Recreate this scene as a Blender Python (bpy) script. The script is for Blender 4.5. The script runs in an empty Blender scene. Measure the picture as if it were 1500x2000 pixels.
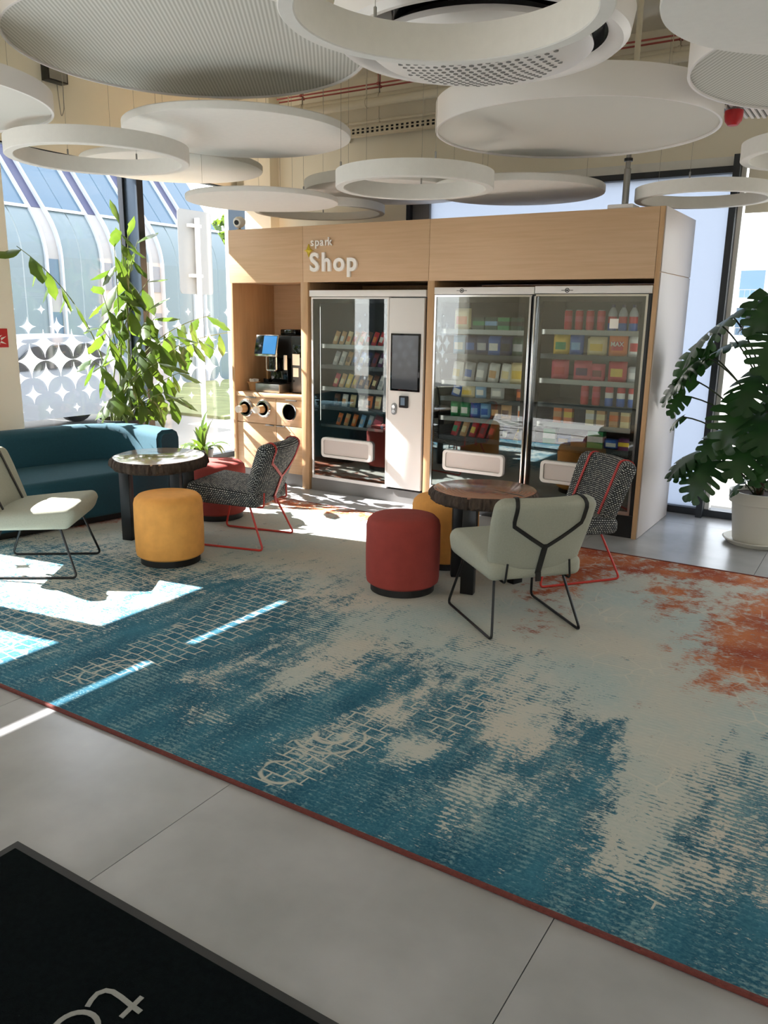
import bpy, bmesh, math, random
import numpy as np
from mathutils import Vector, Matrix
random.seed(7)
PI = math.pi
SC = bpy.context.scene
COL = SC.collection

# ------------------------------------------------------------------ camera, world, sun, exposure
cam_data = bpy.data.cameras.new('camera')
cam = bpy.data.objects.new('camera', cam_data); COL.objects.link(cam)
_R = [[0.8471914736, 0.5310900132, 0.0144915444], [0.1380648907, -0.1937372303, -0.9712898494], [-0.5130347873, 0.8248692523, -0.2374574143]]
right, down, fwd = (Vector(r) for r in _R)
M = Matrix((right, -down, -fwd)).transposed().to_4x4()
M.translation = Vector((0, 0, 1.62))
cam.matrix_world = M
cam_data.sensor_fit = 'VERTICAL'; cam_data.sensor_height = 32.0
cam_data.lens = 1566.0853 / 2000.0 * 32.0
cam_data.clip_start = 0.05; cam_data.clip_end = 500
SC.camera = cam

SUN_DIR = Vector((1.0, 0.17, -0.80)).normalized()
world = bpy.data.worlds.new('sky'); SC.world = world; world.use_nodes = True
wn = world.node_tree.nodes; wl = world.node_tree.links
bg = wn['Background']
sky = wn.new('ShaderNodeTexSky'); sky.sky_type = 'NISHITA'; sky.sun_disc = False
sky.sun_elevation = math.radians(38); sky.sun_rotation = math.radians(-98.8)
sky.air_density = 1.2; sky.dust_density = 1.5; sky.ozone_density = 1.5
hz = wn.new('ShaderNodeMixRGB'); hz.inputs[0].default_value = 0.75; hz.inputs[2].default_value = (6.7, 7.0, 7.3, 1)
wl.new(sky.outputs[0], hz.inputs[1]); wl.new(hz.outputs[0], bg.inputs['Color'])
bg.inputs['Strength'].default_value = 0.40
sun_d = bpy.data.lights.new('sun', 'SUN'); sun_d.energy = 26.0; sun_d.angle = 0.007; sun_d.color = (1.0, 0.975, 0.955)
sun = bpy.data.objects.new('sun', sun_d); COL.objects.link(sun)
sun.rotation_euler = SUN_DIR.to_track_quat('-Z', 'Y').to_euler(); sun.location = (-12, 0, 12)

SC.view_settings.view_transform = 'Standard'; SC.view_settings.look = 'None'
SC.view_settings.gamma = 1.0; SC.view_settings.use_curve_mapping = False
SC.view_settings.exposure = 0.74

# ------------------------------------------------------------------ materials
def new_mat(name):
    m = bpy.data.materials.new(name); m.use_nodes = True
    nt = m.node_tree
    return m, nt, nt.nodes, nt.links, nt.nodes['Principled BSDF']

def lin(c):
    return tuple(((x / 255) / 12.92 if x / 255 <= 0.04045 else (((x / 255) + 0.055) / 1.055) ** 2.4) for x in c) + (1.0,)

def mat(name, rgb, rough=0.5, metal=0.0, var=0.0, scale=8.0, bump=0.0, bscale=60.0, stretch=None, spec=None, coat=0.0, emit=0.0):
    """principled colour (sRGB) with object-space noise variation and fine relief"""
    m, nt, N, L, P = new_mat(name)
    c = lin(rgb)
    P.inputs['Base Color'].default_value = c
    P.inputs['Roughness'].default_value = rough; P.inputs['Metallic'].default_value = metal
    if spec is not None: P.inputs['Specular IOR Level'].default_value = spec
    if coat: P.inputs['Coat Weight'].default_value = coat; P.inputs['Coat Roughness'].default_value = 0.08
    if emit:
        P.inputs['Emission Color'].default_value = c; P.inputs['Emission Strength'].default_value = emit
    if var or bump:
        tc = N.new('ShaderNodeTexCoord'); mp = N.new('ShaderNodeMapping')
        L.new(tc.outputs['Object'], mp.inputs[0])
        if stretch: mp.inputs['Scale'].default_value = stretch
        if var:
            nz = N.new('ShaderNodeTexNoise'); nz.inputs['Scale'].default_value = scale; nz.inputs['Detail'].default_value = 6
            L.new(mp.outputs[0], nz.inputs['Vector'])
            rp = N.new('ShaderNodeMapRange'); rp.inputs[1].default_value = 0.25; rp.inputs[2].default_value = 0.75
            rp.inputs[3].default_value = 1 - var; rp.inputs[4].default_value = 1 + var
            L.new(nz.outputs['Fac'], rp.inputs[0])
            mx = N.new('ShaderNodeVectorMath'); mx.operation = 'SCALE'
            mx.inputs[0].default_value = c[:3]; L.new(rp.outputs[0], mx.inputs['Scale'])
            L.new(mx.outputs[0], P.inputs['Base Color'])
        if bump:
            nb = N.new('ShaderNodeTexNoise'); nb.inputs['Scale'].default_value = bscale; nb.inputs['Detail'].default_value = 4
            L.new(mp.outputs[0], nb.inputs['Vector'])
            bp = N.new('ShaderNodeBump'); bp.inputs['Strength'].default_value = bump; bp.inputs['Distance'].default_value = 0.01
            L.new(nb.outputs['Fac'], bp.inputs['Height']); L.new(bp.outputs[0], P.inputs['Normal'])
    return m

def glass_mat(name, base=0.04, tint=(1, 1, 1), gain=0.9):
    m, nt, N, L, P = new_mat(name)
    lw = N.new('ShaderNodeLayerWeight'); lw.inputs[0].default_value = 0.5
    pw = N.new('ShaderNodeMath'); pw.operation = 'POWER'; pw.inputs[1].default_value = 4.5
    L.new(lw.outputs['Facing'], pw.inputs[0])
    ma = N.new('ShaderNodeMath'); ma.operation = 'MULTIPLY_ADD'; ma.inputs[1].default_value = gain; ma.inputs[2].default_value = base
    ma.use_clamp = True
    L.new(pw.outputs[0], ma.inputs[0])
    tr = N.new('ShaderNodeBsdfTransparent'); tr.inputs[0].default_value = (*tint, 1)
    gl = N.new('ShaderNodeBsdfGlossy'); gl.inputs['Roughness'].default_value = 0.0
    mx = N.new('ShaderNodeMixShader')
    L.new(ma.outputs[0], mx.inputs[0]); L.new(tr.outputs[0], mx.inputs[1]); L.new(gl.outputs[0], mx.inputs[2])
    L.new(mx.outputs[0], N['Material Output'].inputs['Surface'])
    return m

def translucent_mat(name, rgb, trans=0.6, rough=0.5, clear=0.0):
    m, nt, N, L, P = new_mat(name)
    P.inputs['Base Color'].default_value = lin(rgb); P.inputs['Roughness'].default_value = rough
    t = N.new('ShaderNodeBsdfTranslucent'); t.inputs[0].default_value = lin(rgb)
    mx = N.new('ShaderNodeMixShader'); mx.inputs[0].default_value = trans
    L.new(P.outputs[0], mx.inputs[1]); L.new(t.outputs[0], mx.inputs[2])
    out = mx
    if clear:
        tr = N.new('ShaderNodeBsdfTransparent'); m2 = N.new('ShaderNodeMixShader'); m2.inputs[0].default_value = clear
        L.new(mx.outputs[0], m2.inputs[1]); L.new(tr.outputs[0], m2.inputs[2]); out = m2
    L.new(out.outputs[0], N['Material Output'].inputs['Surface'])
    return m

def leaf_mat(name, rgb, rgb2, trans=0.4, rough=0.35):
    m, nt, N, L, P = new_mat(name)
    tc = N.new('ShaderNodeTexCoord'); nz = N.new('ShaderNodeTexNoise'); nz.inputs['Scale'].default_value = 9
    oi = N.new('ShaderNodeObjectInfo'); ad = N.new('ShaderNodeMath'); ad.operation = 'MULTIPLY_ADD'
    ad.inputs[1].default_value = 0.5; L.new(oi.outputs['Random'], ad.inputs[0])
    L.new(tc.outputs['Object'], nz.inputs['Vector']); L.new(nz.outputs['Fac'], ad.inputs[2])
    cr = N.new('ShaderNodeMixRGB'); cr.inputs[1].default_value = lin(rgb); cr.inputs[2].default_value = lin(rgb2)
    sb = N.new('ShaderNodeMath'); sb.operation = 'SUBTRACT'; sb.inputs[1].default_value = 0.25; sb.use_clamp = True
    L.new(ad.outputs[0], sb.inputs[0]); L.new(sb.outputs[0], cr.inputs[0])
    L.new(cr.outputs[0], P.inputs['Base Color']); P.inputs['Roughness'].default_value = rough
    t = N.new('ShaderNodeBsdfTranslucent')
    br = N.new('ShaderNodeMixRGB'); br.blend_type = 'MULTIPLY'; br.inputs[0].default_value = 1; br.inputs[2].default_value = (1.8, 1.65, 0.75, 1)
    L.new(cr.outputs[0], br.inputs[1]); L.new(br.outputs[0], t.inputs[0])
    mx = N.new('ShaderNodeMixShader'); mx.inputs[0].default_value = trans
    L.new(P.outputs[0], mx.inputs[1]); L.new(t.outputs[0], mx.inputs[2]); L.new(mx.outputs[0], N['Material Output'].inputs['Surface'])
    return m

def tweed_mat(name):
    m, nt, N, L, P = new_mat(name)
    tc = N.new('ShaderNodeTexCoord')
    br = N.new('ShaderNodeTexBrick'); br.inputs['Scale'].default_value = 1.0; br.inputs['Brick Width'].default_value = .0175; br.inputs['Row Height'].default_value = .0125
    br.inputs['Mortar Size'].default_value = .0036; br.inputs['Mortar Smooth'].default_value = .2; br.inputs['Color1'].default_value = lin((214, 214, 208)); br.inputs['Color2'].default_value = lin((120, 126, 132)); br.inputs['Mortar'].default_value = lin((20, 23, 26))
    L.new(tc.outputs['UV'], br.inputs['Vector'])
    L.new(br.outputs['Color'], P.inputs['Base Color']); P.inputs['Roughness'].default_value = 0.9
    bp = N.new('ShaderNodeBump'); bp.inputs['Strength'].default_value = 0.5; bp.inputs['Distance'].default_value = 0.003; bp.invert = True
    L.new(br.outputs['Fac'], bp.inputs['Height']); L.new(bp.outputs[0], P.inputs['Normal'])
    return m

def oak_mat(name, c1, c2, rough=0.45, axis=(1.2, 14, 26)):
    m, nt, N, L, P = new_mat(name)
    tc = N.new('ShaderNodeTexCoord'); mp = N.new('ShaderNodeMapping'); mp.inputs['Scale'].default_value = axis
    L.new(tc.outputs['Object'], mp.inputs[0])
    nz = N.new('ShaderNodeTexNoise'); nz.inputs['Scale'].default_value = 2.2; nz.inputs['Detail'].default_value = 8; nz.inputs['Distortion'].default_value = 0.4
    L.new(mp.outputs[0], nz.inputs['Vector'])
    rp = N.new('ShaderNodeMapRange'); rp.inputs[1].default_value = 0.3; rp.inputs[2].default_value = 0.7; L.new(nz.outputs['Fac'], rp.inputs[0])
    cr = N.new('ShaderNodeMixRGB'); cr.inputs[1].default_value = lin(c1); cr.inputs[2].default_value = lin(c2)
    L.new(rp.outputs[0], cr.inputs[0]); L.new(cr.outputs[0], P.inputs['Base Color']); P.inputs['Roughness'].default_value = rough
    return m

MT = {}
MT['wall'] = mat('wall_paint', (240, 232, 213), 0.8, var=0.02, scale=3, bump=0.05, bscale=200)
MT['wall_white'] = mat('white_paint', (232, 228, 216), 0.8, bump=0.04, bscale=200)
MT['ceil'] = mat('ceiling_paint', (236, 229, 211), 0.85, var=0.03, scale=2)
MT['tile'] = mat('stoneware_tile', (158, 158, 159), 0.27, var=0.22, scale=2.3, bump=0.02, bscale=120, spec=.6)
MT['grout'] = mat('dark_grout', (60, 58, 56), 0.9)
MT['frame'] = mat('anthracite_frame', (44, 48, 54), 0.4, metal=0.3)
MT['frame_blue'] = mat('grey_frame_side', (72, 84, 96), 0.3, metal=0.5)
MT['glass'] = glass_mat('window_glass', 0.03)
MT['vglass'] = glass_mat('vending_glass', 0.115, (0.88, 0.92, 0.91))
MT['frost'] = translucent_mat('frosted_glass', (190, 196, 206), 0.9, 0.4)
MT['oak'] = oak_mat('oak_veneer', (212, 178, 142), (203, 168, 131))
MT['oak_dark'] = oak_mat('oak_edge', (204, 166, 124), (192, 153, 111), axis=(20, 20, 1.4))
MT['laminate'] = mat('pale_laminate', (208, 199, 194), 0.5)
MT['white'] = mat('white_powder_coat', (232, 228, 224), 0.35)
MT['whitefelt'] = mat('white_felt', (228, 226, 220), 0.95, var=0.02, scale=30, bump=0.1, bscale=300)
MT['greyfelt'] = mat('grey_felt', (214, 212, 204), 0.95, bump=0.1, bscale=300)
MT['black'] = mat('black_plastic', (14, 15, 16), 0.35)
MT['black_gloss'] = mat('black_gloss', (8, 9, 10), 0.08)
MT['hole'] = mat('black_opening', (4, 4, 4), 0.95, spec=0.0)
MT['blackmetal'] = mat('black_steel', (16, 16, 17), 0.4, metal=0.2)
MT['redmetal'] = mat('red_steel', (196, 52, 40), 0.4)
MT['chrome'] = mat('chrome', (205, 205, 205), 0.15, metal=1.0)
MT['steel'] = mat('brushed_steel', (150, 150, 148), 0.35, metal=1.0)
MT['plinth'] = mat('grey_plinth', (120, 118, 116), 0.5)
MT['sage'] = mat('sage_fabric', (166, 167, 152), 0.95, var=0.06, scale=120, bump=0.3, bscale=420)
MT['tweed'] = tweed_mat('tweed_fabric')
MT['teal'] = mat('teal_fabric', (26, 72, 86), 0.9, var=0.08, scale=60, bump=0.2, bscale=300)
MT['velvet_red'] = mat('red_velvet', (152, 58, 50), 0.85, var=0.10, scale=14, bump=0.15, bscale=260)
MT['velvet_yellow'] = mat('mustard_velvet', (232, 164, 82), 0.85, var=0.10, scale=14, bump=0.15, bscale=260)
MT['strap'] = mat('black_leather_strap', (18, 18, 18), 0.55)
MT['redstrap'] = mat('red_leather_strap', (176, 44, 40), 0.55)
MT['leafbright'] = leaf_mat('fishtail_leaf', (42, 68, 30), (82, 104, 46), 0.40, 0.3)
MT['leafdark'] = leaf_mat('monstera_leaf', (22, 50, 28), (46, 84, 44), 0.2, 0.3)
MT['stem'] = mat('green_stem', (110, 122, 72), 0.6, var=0.2, scale=20)
MT['stemdark'] = mat('dark_stem', (52, 62, 34), 0.6, var=0.2, scale=20)
MT['moss'] = mat('moss_pole', (70, 50, 32), 1.0, var=0.4, scale=40, bump=0.8, bscale=90)
MT['soil'] = mat('soil', (46, 34, 26), 1.0, var=0.3, scale=40, bump=0.6, bscale=90)
MT['potwhite'] = mat('white_pot', (212, 208, 196), 0.5)
MT['potdark'] = mat('dark_pot', (36, 40, 44), 0.4)
MT['bark'] = mat('tree_bark', (72, 60, 52), 0.95, var=0.6, scale=45, bump=1.0, bscale=70, stretch=(1, 1, 0.22))
MT['ubase'] = mat('black_base', (15, 15, 15), 0.5)
MT['screen'] = mat('dark_screen', (22, 26, 34), 0.06)
MT['paper'] = mat('paper', (236, 234, 226), 0.7)
MT['cup'] = mat('white_cup', (240, 236, 226), 0.5)
MT['signwhite'] = mat('white_letter', (248, 244, 238), 0.4)
MT['kraft'] = mat('kraft_paper', (196, 152, 104), 0.8)
MT['yellow'] = mat('yellow_acrylic', (226, 204, 62), 0.4)
MT['red'] = mat('signal_red', (190, 24, 34), 0.4)
MT['pipe'] = mat('cream_pipe', (216, 206, 184), 0.6)
MT['redpipe'] = mat('red_cable', (178, 84, 76), 0.6)
MT['wire'] = mat('suspension_wire', (150, 144, 132), 0.6)
MT['rubber'] = mat('rubber_border', (58, 58, 58), 0.7, spec=.2)
MT['matpile'] = mat('mat_pile', (14, 21, 22), 1.0, spec=.05, var=0.3, scale=60, bump=0.9, bscale=500)
MT['matwhite'] = mat('mat_lettering', (176, 176, 170), 1.0, bump=0.9, bscale=500)
MT['binding'] = mat('red_carpet_binding', (104, 46, 38), 0.9, var=0.2, scale=80, bump=0.4, bscale=300)
MT['star'] = translucent_mat('window_film', (240, 244, 246), 0.5, 0.6, 0.12)
MT['led'] = mat('led_strip', (255, 250, 240), emit=3.0)
MT['interior'] = mat('machine_interior', (62, 68, 68), 0.6)
MT['shelf'] = mat('machine_shelf', (52, 62, 66), 0.45)
MT['brass'] = mat('gold_camera', (190, 170, 130), 0.4)

def membrane():
    m, nt, N, L, P = new_mat('ribbed_membrane')
    P.inputs['Base Color'].default_value = lin((204, 206, 196)); P.inputs['Roughness'].default_value = 0.9
    tc = N.new('ShaderNodeTexCoord'); wv = N.new('ShaderNodeTexWave'); wv.wave_type = 'BANDS'; wv.bands_direction = 'X'
    wv.inputs['Scale'].default_value = 15.0
    mp = N.new('ShaderNodeMapping'); mp.inputs['Rotation'].default_value = (0, 0, -0.62)
    L.new(tc.outputs['Object'], mp.inputs[0]); L.new(mp.outputs[0], wv.inputs['Vector'])
    mx = N.new('ShaderNodeMixRGB'); mx.inputs[1].default_value = lin((196, 197, 190)); mx.inputs[2].default_value = lin((250, 250, 246))
    L.new(wv.outputs['Fac'], mx.inputs[0]); L.new(mx.outputs[0], P.inputs['Base Color'])
    tl = N.new('ShaderNodeBsdfTranslucent'); tl.inputs[0].default_value = lin((210, 210, 200))
    m1 = N.new('ShaderNodeMixShader'); m1.inputs[0].default_value = 0.3
    tr = N.new('ShaderNodeBsdfTransparent'); m2 = N.new('ShaderNodeMixShader'); m2.inputs[0].default_value = 0.14
    L.new(P.outputs[0], m1.inputs[1]); L.new(tl.outputs[0], m1.inputs[2])
    L.new(m1.outputs[0], m2.inputs[1]); L.new(tr.outputs[0], m2.inputs[2]); L.new(m2.outputs[0], N['Material Output'].inputs['Surface'])
    return m
MT['membrane'] = membrane()

# ------------------------------------------------------------------ mesh helpers
def box_uv(bm):
    """fabric coordinates in metres from the flat, undeformed cushion"""
    uv = bm.loops.layers.uv.new('weave'); bm.normal_update()
    for f in bm.faces:
        n = [abs(c) for c in f.normal]; a = n.index(max(n)); i, j = ((1, 2), (0, 2), (0, 1))[a]
        for l in f.loops: l[uv].uv = (l.vert.co[i], l.vert.co[j])

def finish(bm, angle=38):
    bm.normal_update()
    lim = math.radians(angle)
    for f in bm.faces: f.smooth = True
    for e in bm.edges:
        e.smooth = not (len(e.link_faces) == 2 and e.calc_face_angle(0) > lim)

def obj(name, bm, m=None, parent=None, loc=None, rotz=None, angle=38, smooth=True):
    if smooth: finish(bm, angle)
    me = bpy.data.meshes.new(name); bm.to_mesh(me); bm.free()
    o = bpy.data.objects.new(name, me); COL.objects.link(o)
    for mm in (m if isinstance(m, (list, tuple)) else [m]):
        if mm is not None: me.materials.append(MT[mm] if isinstance(mm, str) else mm)
    if parent is not None: o.parent = parent
    if loc is not None: o.location = loc
    if rotz is not None: o.rotation_euler[2] = rotz
    return o

def tag(o, label, cat, group=None):
    o['label'] = label; o['category'] = cat
    if group: o['group'] = group
    return o

def thing(name, label, cat, loc=(0, 0, 0), rotz=0.0, group=None):
    o = bpy.data.objects.new(name, None); COL.objects.link(o)
    o.location = loc; o.rotation_euler = (0, 0, rotz); o.empty_display_size = 0.1
    return tag(o, label, cat, group)

def struct(o):
    o['kind'] = 'structure'; return o

def sgroup(name):
    o = bpy.data.objects.new(name, None); COL.objects.link(o); return struct(o)

def dup(src, parent=None, loc=None, rotz=None):
    o = src.copy(); COL.objects.link(o)
    if parent is not None: o.parent = parent
    if loc is not None: o.location = loc
    if rotz is not None: o.rotation_euler = (0, 0, rotz)
    for ch in src.children: dup(ch, o)
    return o

def add_box(bm, x0, x1, y0, y1, z0, z1, bev=0.0, seg=2, mi=0):
    r = bmesh.ops.create_cube(bm, size=1.0)
    vs = r['verts']
    for v in vs:
        v.co = Vector((x0 + (v.co.x + .5) * (x1 - x0), y0 + (v.co.y + .5) * (y1 - y0), z0 + (v.co.z + .5) * (z1 - z0)))
    fs = list({f for v in vs for f in v.link_faces})
    for f in fs: f.material_index = mi
    if bev:
        es = list({e for v in vs for e in v.link_edges})
        bmesh.ops.bevel(bm, geom=es, offset=bev, segments=seg, affect='EDGES', profile=0.5)
    return bm

def box(x0, x1, y0, y1, z0, z1, bev=0.0, seg=2):
    return add_box(bmesh.new(), x0, x1, y0, y1, z0, z1, bev, seg)

def add_lathe(bm, prof, seg=32, c=(0, 0, 0), axis='z', mi=0, close=False):
    """prof: list of (r, h). r == 0 gives a pole"""
    rings = []
    def P(r, h, a):
        x, y = r * math.cos(a), r * math.sin(a)
        if axis == 'z': return Vector((c[0] + x, c[1] + y, c[2] + h))
        if axis == 'y': return Vector((c[0] + x, c[1] + h, c[2] + y))
        return Vector((c[0] + h, c[1] + x, c[2] + y))
    for r, h in prof:
        if r < 1e-6: rings.append([bm.verts.new(P(0, h, 0))])
        else: rings.append([bm.verts.new(P(r, h, 2 * PI * i / seg)) for i in range(seg)])
    pairs = list(zip(rings[:-1], rings[1:]))
    if close: pairs.append((rings[-1], rings[0]))
    new = []
    for a, b in pairs:
        for i in range(seg):
            j = (i + 1) % seg
            if len(a) == 1 and len(b) == 1: continue
            if len(a) == 1: f = [a[0], b[j], b[i]]
            elif len(b) == 1: f = [a[i], a[j], b[0]]
            else: f = [a[i], a[j], b[j], b[i]]
            new.append(bm.faces.new(f))
    for f in new: f.material_index = mi
    bmesh.ops.recalc_face_normals(bm, faces=new)
    return bm

def lathe(prof, seg=32, **k): return add_lathe(bmesh.new(), prof, seg, **k)

def round_path(pts, r, n=5):
    pts = [Vector(p) for p in pts]; out = [pts[0]]
    for a, b, c in zip(pts[:-2], pts[1:-1], pts[2:]):
        d1, d2 = (a - b), (c - b)
        t = min(r, d1.length * .45, d2.length * .45)
        p, q = b + d1.normalized() * t, b + d2.normalized() * t
        for i in range(n + 1):
            s = i / n
            out.append(p * (1 - s) ** 2 + b * 2 * s * (1 - s) + q * s * s)
    out.append(pts[-1]); return out

def add_tube(bm, pts, r, seg=8, closed=False, mi=0):
    pts = [Vector(p) for p in pts]; n = len(pts); rs = r if isinstance(r, (list, tuple)) else [r] * n
    T = []
    for i in range(n):
        a = pts[(i - 1) % n] if (closed or i > 0) else pts[i]
        b = pts[(i + 1) % n] if (closed or i < n - 1) else pts[i]
        T.append((b - a).normalized())
    up = Vector((0, 0, 1)) if abs(T[0].z) < .9 else Vector((1, 0, 0))
    u = T[0].cross(up).normalized(); rings = []
    for i in range(n):
        u = (u - T[i] * u.dot(T[i])).normalized(); w = T[i].cross(u)
        rings.append([bm.verts.new(pts[i] + (u * math.cos(2 * PI * k / seg) + w * math.sin(2 * PI * k / seg)) * rs[i]) for k in range(seg)])
    new = []
    for i in range(n if closed else n - 1):
        A, B = rings[i], rings[(i + 1) % n]
        for k in range(seg): new.append(bm.faces.new([A[k], A[(k + 1) % seg], B[(k + 1) % seg], B[k]]))
    if not closed:
        new.append(bm.faces.new(rings[0])); new.append(bm.faces.new(rings[-1]))
    for f in new: f.material_index = mi
    bmesh.ops.recalc_face_normals(bm, faces=new)
    return bm

def tube(pts, r, seg=8, closed=False): return add_tube(bmesh.new(), pts, r, seg, closed)

def add_prism(bm, poly, h0, h1, axis='z', bev=0.0, mi=0):
    """poly: 2-D outline; extruded from h0 to h1 along the axis"""
    def P(p, h):
        if axis == 'z': return Vector((p[0], p[1], h))
        if axis == 'y': return Vector((p[0], h, p[1]))
        return Vector((h, p[0], p[1]))
    a = [bm.verts.new(P(p, h0)) for p in poly]; b = [bm.verts.new(P(p, h1)) for p in poly]
    n = len(poly); fs = [bm.faces.new(a), bm.faces.new(b)]
    for i in range(n): fs.append(bm.faces.new([a[i], a[(i + 1) % n], b[(i + 1) % n], b[i]]))
    for f in fs: f.material_index = mi
    bmesh.ops.recalc_face_normals(bm, faces=fs)
    if bev:
        bmesh.ops.bevel(bm, geom=list({e for f in fs[:2] for e in f.edges}), offset=bev, segments=2, affect='EDGES')
    return bm

def prism(poly, h0, h1, axis='z', bev=0.0): return add_prism(bmesh.new(), poly, h0, h1, axis, bev)

def rrect(x0, x1, y0, y1, r, n=5):
    out = []
    for cx, cy, a0 in ((x1 - r, y1 - r, 0), (x0 + r, y1 - r, PI / 2), (x0 + r, y0 + r, PI), (x1 - r, y0 + r, 1.5 * PI)):
        for i in range(n + 1):
            a = a0 + PI / 2 * i / n; out.append((cx + r * math.cos(a), cy + r * math.sin(a)))
    return out

def ribbon(pts, nrm, w, t, bm=None):
    """flat band along pts; nrm = outward normal per point"""
    bm = bm or bmesh.new(); pts = [Vector(p) for p in pts]; nrm = [Vector(v).normalized() for v in nrm]; rings = []
    n = len(pts)
    for i in range(n):
        T = (pts[min(i + 1, n - 1)] - pts[max(i - 1, 0)]).normalized(); s = T.cross(nrm[i]).normalized() * (w / 2); q = nrm[i] * t
        rings.append([bm.verts.new(pts[i] + a) for a in (s, s + q, -s + q, -s)])
    fs = []
    for A, B in zip(rings[:-1], rings[1:]):
        for k in range(4): fs.append(bm.faces.new([A[k], A[(k + 1) % 4], B[(k + 1) % 4], B[k]]))
    fs += [bm.faces.new(rings[0]), bm.faces.new(rings[-1])]
    bmesh.ops.recalc_face_normals(bm, faces=fs)
    return bm

def text_obj(name, body, size, loc, rot, m, parent=None, extrude=0.005, offset=0.0, align='LEFT'):
    cu = bpy.data.curves.new(name, 'FONT'); cu.body = body; cu.size = size; cu.extrude = extrude; cu.offset = offset
    cu.align_x = align; cu.resolution_u = 4
    tmp = bpy.data.objects.new(name, cu); COL.objects.link(tmp)
    me = bpy.data.meshes.new_from_object(tmp.evaluated_get(bpy.context.evaluated_depsgraph_get()))
    bpy.data.objects.remove(tmp); bpy.data.curves.remove(cu); me.name = name
    o = bpy.data.objects.new(name, me); COL.objects.link(o); me.materials.clear(); me.materials.append(MT[m])
    o.location = loc; o.rotation_euler = rot
    if parent is not None: o.parent = parent
    return o

# ------------------------------------------------------------------ setting: floor, walls, ceiling, windows
GX, BY, CZ, LZ = -6.45, 7.12, 3.85, 2.96        # glass plane, back plane, ceiling height, lintel height
fl = sgroup('floor')
obj('slab', box(-6.7, 3.7, -3.3, 7.4, -0.14, -0.008), 'grout', fl)
tb = None
for i in range(9):
    for j in range(9):
        x0, y0 = -0.587 - 1.2 * 5 + 1.2 * i, 6.72 - 1.2 * 8 + 1.2 * j
        x1, y1 = x0 + 1.2, y0 + 1.2
        x0c, x1c, y0c, y1c = max(x0, -6.45), min(x1, 3.6), max(y0, -3.2), min(y1, 7.12)
        if x1c - x0c < 0.05 or y1c - y0c < 0.05: continue
        full = (x0c == x0 and x1c == x1 and y0c == y0 and y1c == y1)
        if full and tb is not None:
            t = dup(tb, fl, (x0, y0, 0))
        else:
            t = obj('tile', box(0.0015, x1c - x0c - 0.0015, 0.0015, y1c - y0c - 0.0015, -0.012, 0.0), 'tile', fl, (x0c, y0c, 0))
            if full: tb = t

struct(obj('ceiling', box(-6.62, 3.75, -3.3, 7.4, CZ, CZ + 0.15), 'ceil'))
bm = box(-6.475, -6.40, -3.3, 7.3, LZ, CZ)
add_box(bm, -6.60, -6.20, 2.84, 4.15, 0, CZ)
add_box(bm, -6.60, -6.40, -3.3, -1.0, 0, LZ)
struct(obj('wall_left', bm, 'wall'))
bm = box(-6.60, -4.19, 7.12, 7.3, 0, CZ); add_box(bm, -4.19, 3.7, 7.12, 7.3, 2.86, CZ)
add_box(bm, -6.17, -5.81, 6.98, 7.12, 0, CZ)
struct(obj('wall_back', bm, 'wall'))
struct(obj('wall_right', box(3.6, 3.75, -3.3, 7.3, 0, CZ), 'wall'))
bm = box(-6.6, 3.7, -3.35, -3.2, 2.8, CZ); add_box(bm, -6.6, -1.4, -3.35, -3.2, 0, 2.8); add_box(bm, 1.6, 3.7, -3.35, -3.2, 0, 2.8)
struct(obj('wall_front', bm, 'wall'))

w = sgroup('window_1')                                   # left glazing in view
obj('pane', box(GX - .006, GX + .006, 4.10, 5.55, 0.06, LZ), 'glass', w)
obj('pane', box(GX - .006, GX + .006, 5.64, 7.10, 0.06, LZ), 'glass', w)
bm = box(GX - .03, GX + .20, 5.565, 5.625, 0.0, LZ, .004); obj('mullion', bm, 'frame_blue', w)
obj('mullion_cap', box(GX + .198, GX + .206, 5.56, 5.635, 0, LZ), 'frame', w)
obj('gasket', box(GX - .035, GX + .03, 5.54, 5.65, 0, LZ), 'frame', w)
obj('bottom_rail', box(GX - .04, GX + .05, 4.1, 7.12, 0, .06), 'frame', w)
obj('top_rail', box(GX - .02, GX + .045, 4.1, 7.12, LZ - .012, LZ), 'frame', w)
obj('corner_post', box(GX, -6.18, 7.02, 7.12, 0, LZ), 'frame_blue', w)

def star_mesh(r, n=8):
    pts = []
    for q in range(4):
        a = PI / 2 * q; c, s = math.cos(a), math.sin(a)
        for i in range(n):
            t = i / n                                     # concave arc from tip to tip
            u = PI / 2 * t
            x, y = r * (1 - math.sin(u)), r * (1 - math.cos(u))
            pts.append((x * c - y * s, x * s + y * c))
    return prism(pts, -0.0006, 0.0006, 'x')
sizes = {0: .150, 1: .125, -1: .125, 2: .082, -2: .082, 3: .040, -3: .040}
proto = {}
for k, r in sizes.items():
    for i in range(-1, 11):
        y = 4.431 + 0.295 * i + (0.1475 if k % 2 else 0); z = 1.19 + 0.1475 * k
        if not (4.15 + r < y < 7.05 - r) or abs(y - 5.595) < r * .75 + .05: continue
        if abs(k) not in proto:
            proto[abs(k)] = s = obj('star_decal', star_mesh(r), 'star', w)
            s.location = (GX + .0075, y, z)
        else: dup(proto[abs(k)], w, (GX + .0075, y, z))

w = sgroup('window_2')                                   # left glazing behind the pillar
for y0, y1 in ((-1.0, .42), (.47, 1.80), (2.05, 2.84)):
    obj('pane', box(GX - .006, GX + .006, y0, y1, .06, LZ), 'glass', w)
for y0, y1 in ((.42, .47), (1.80, 2.05)):
    obj('mullion', box(GX - .04, GX + .06, y0, y1, 0, LZ), 'frame', w)
obj('transom', box(GX - .02, GX + .02, -1.0, 2.84, 2.50, 2.905), 'frame', w)
obj('bottom_rail', box(GX - .04, GX + .05, -1.0, 2.84, 0, .06), 'frame', w)

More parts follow.
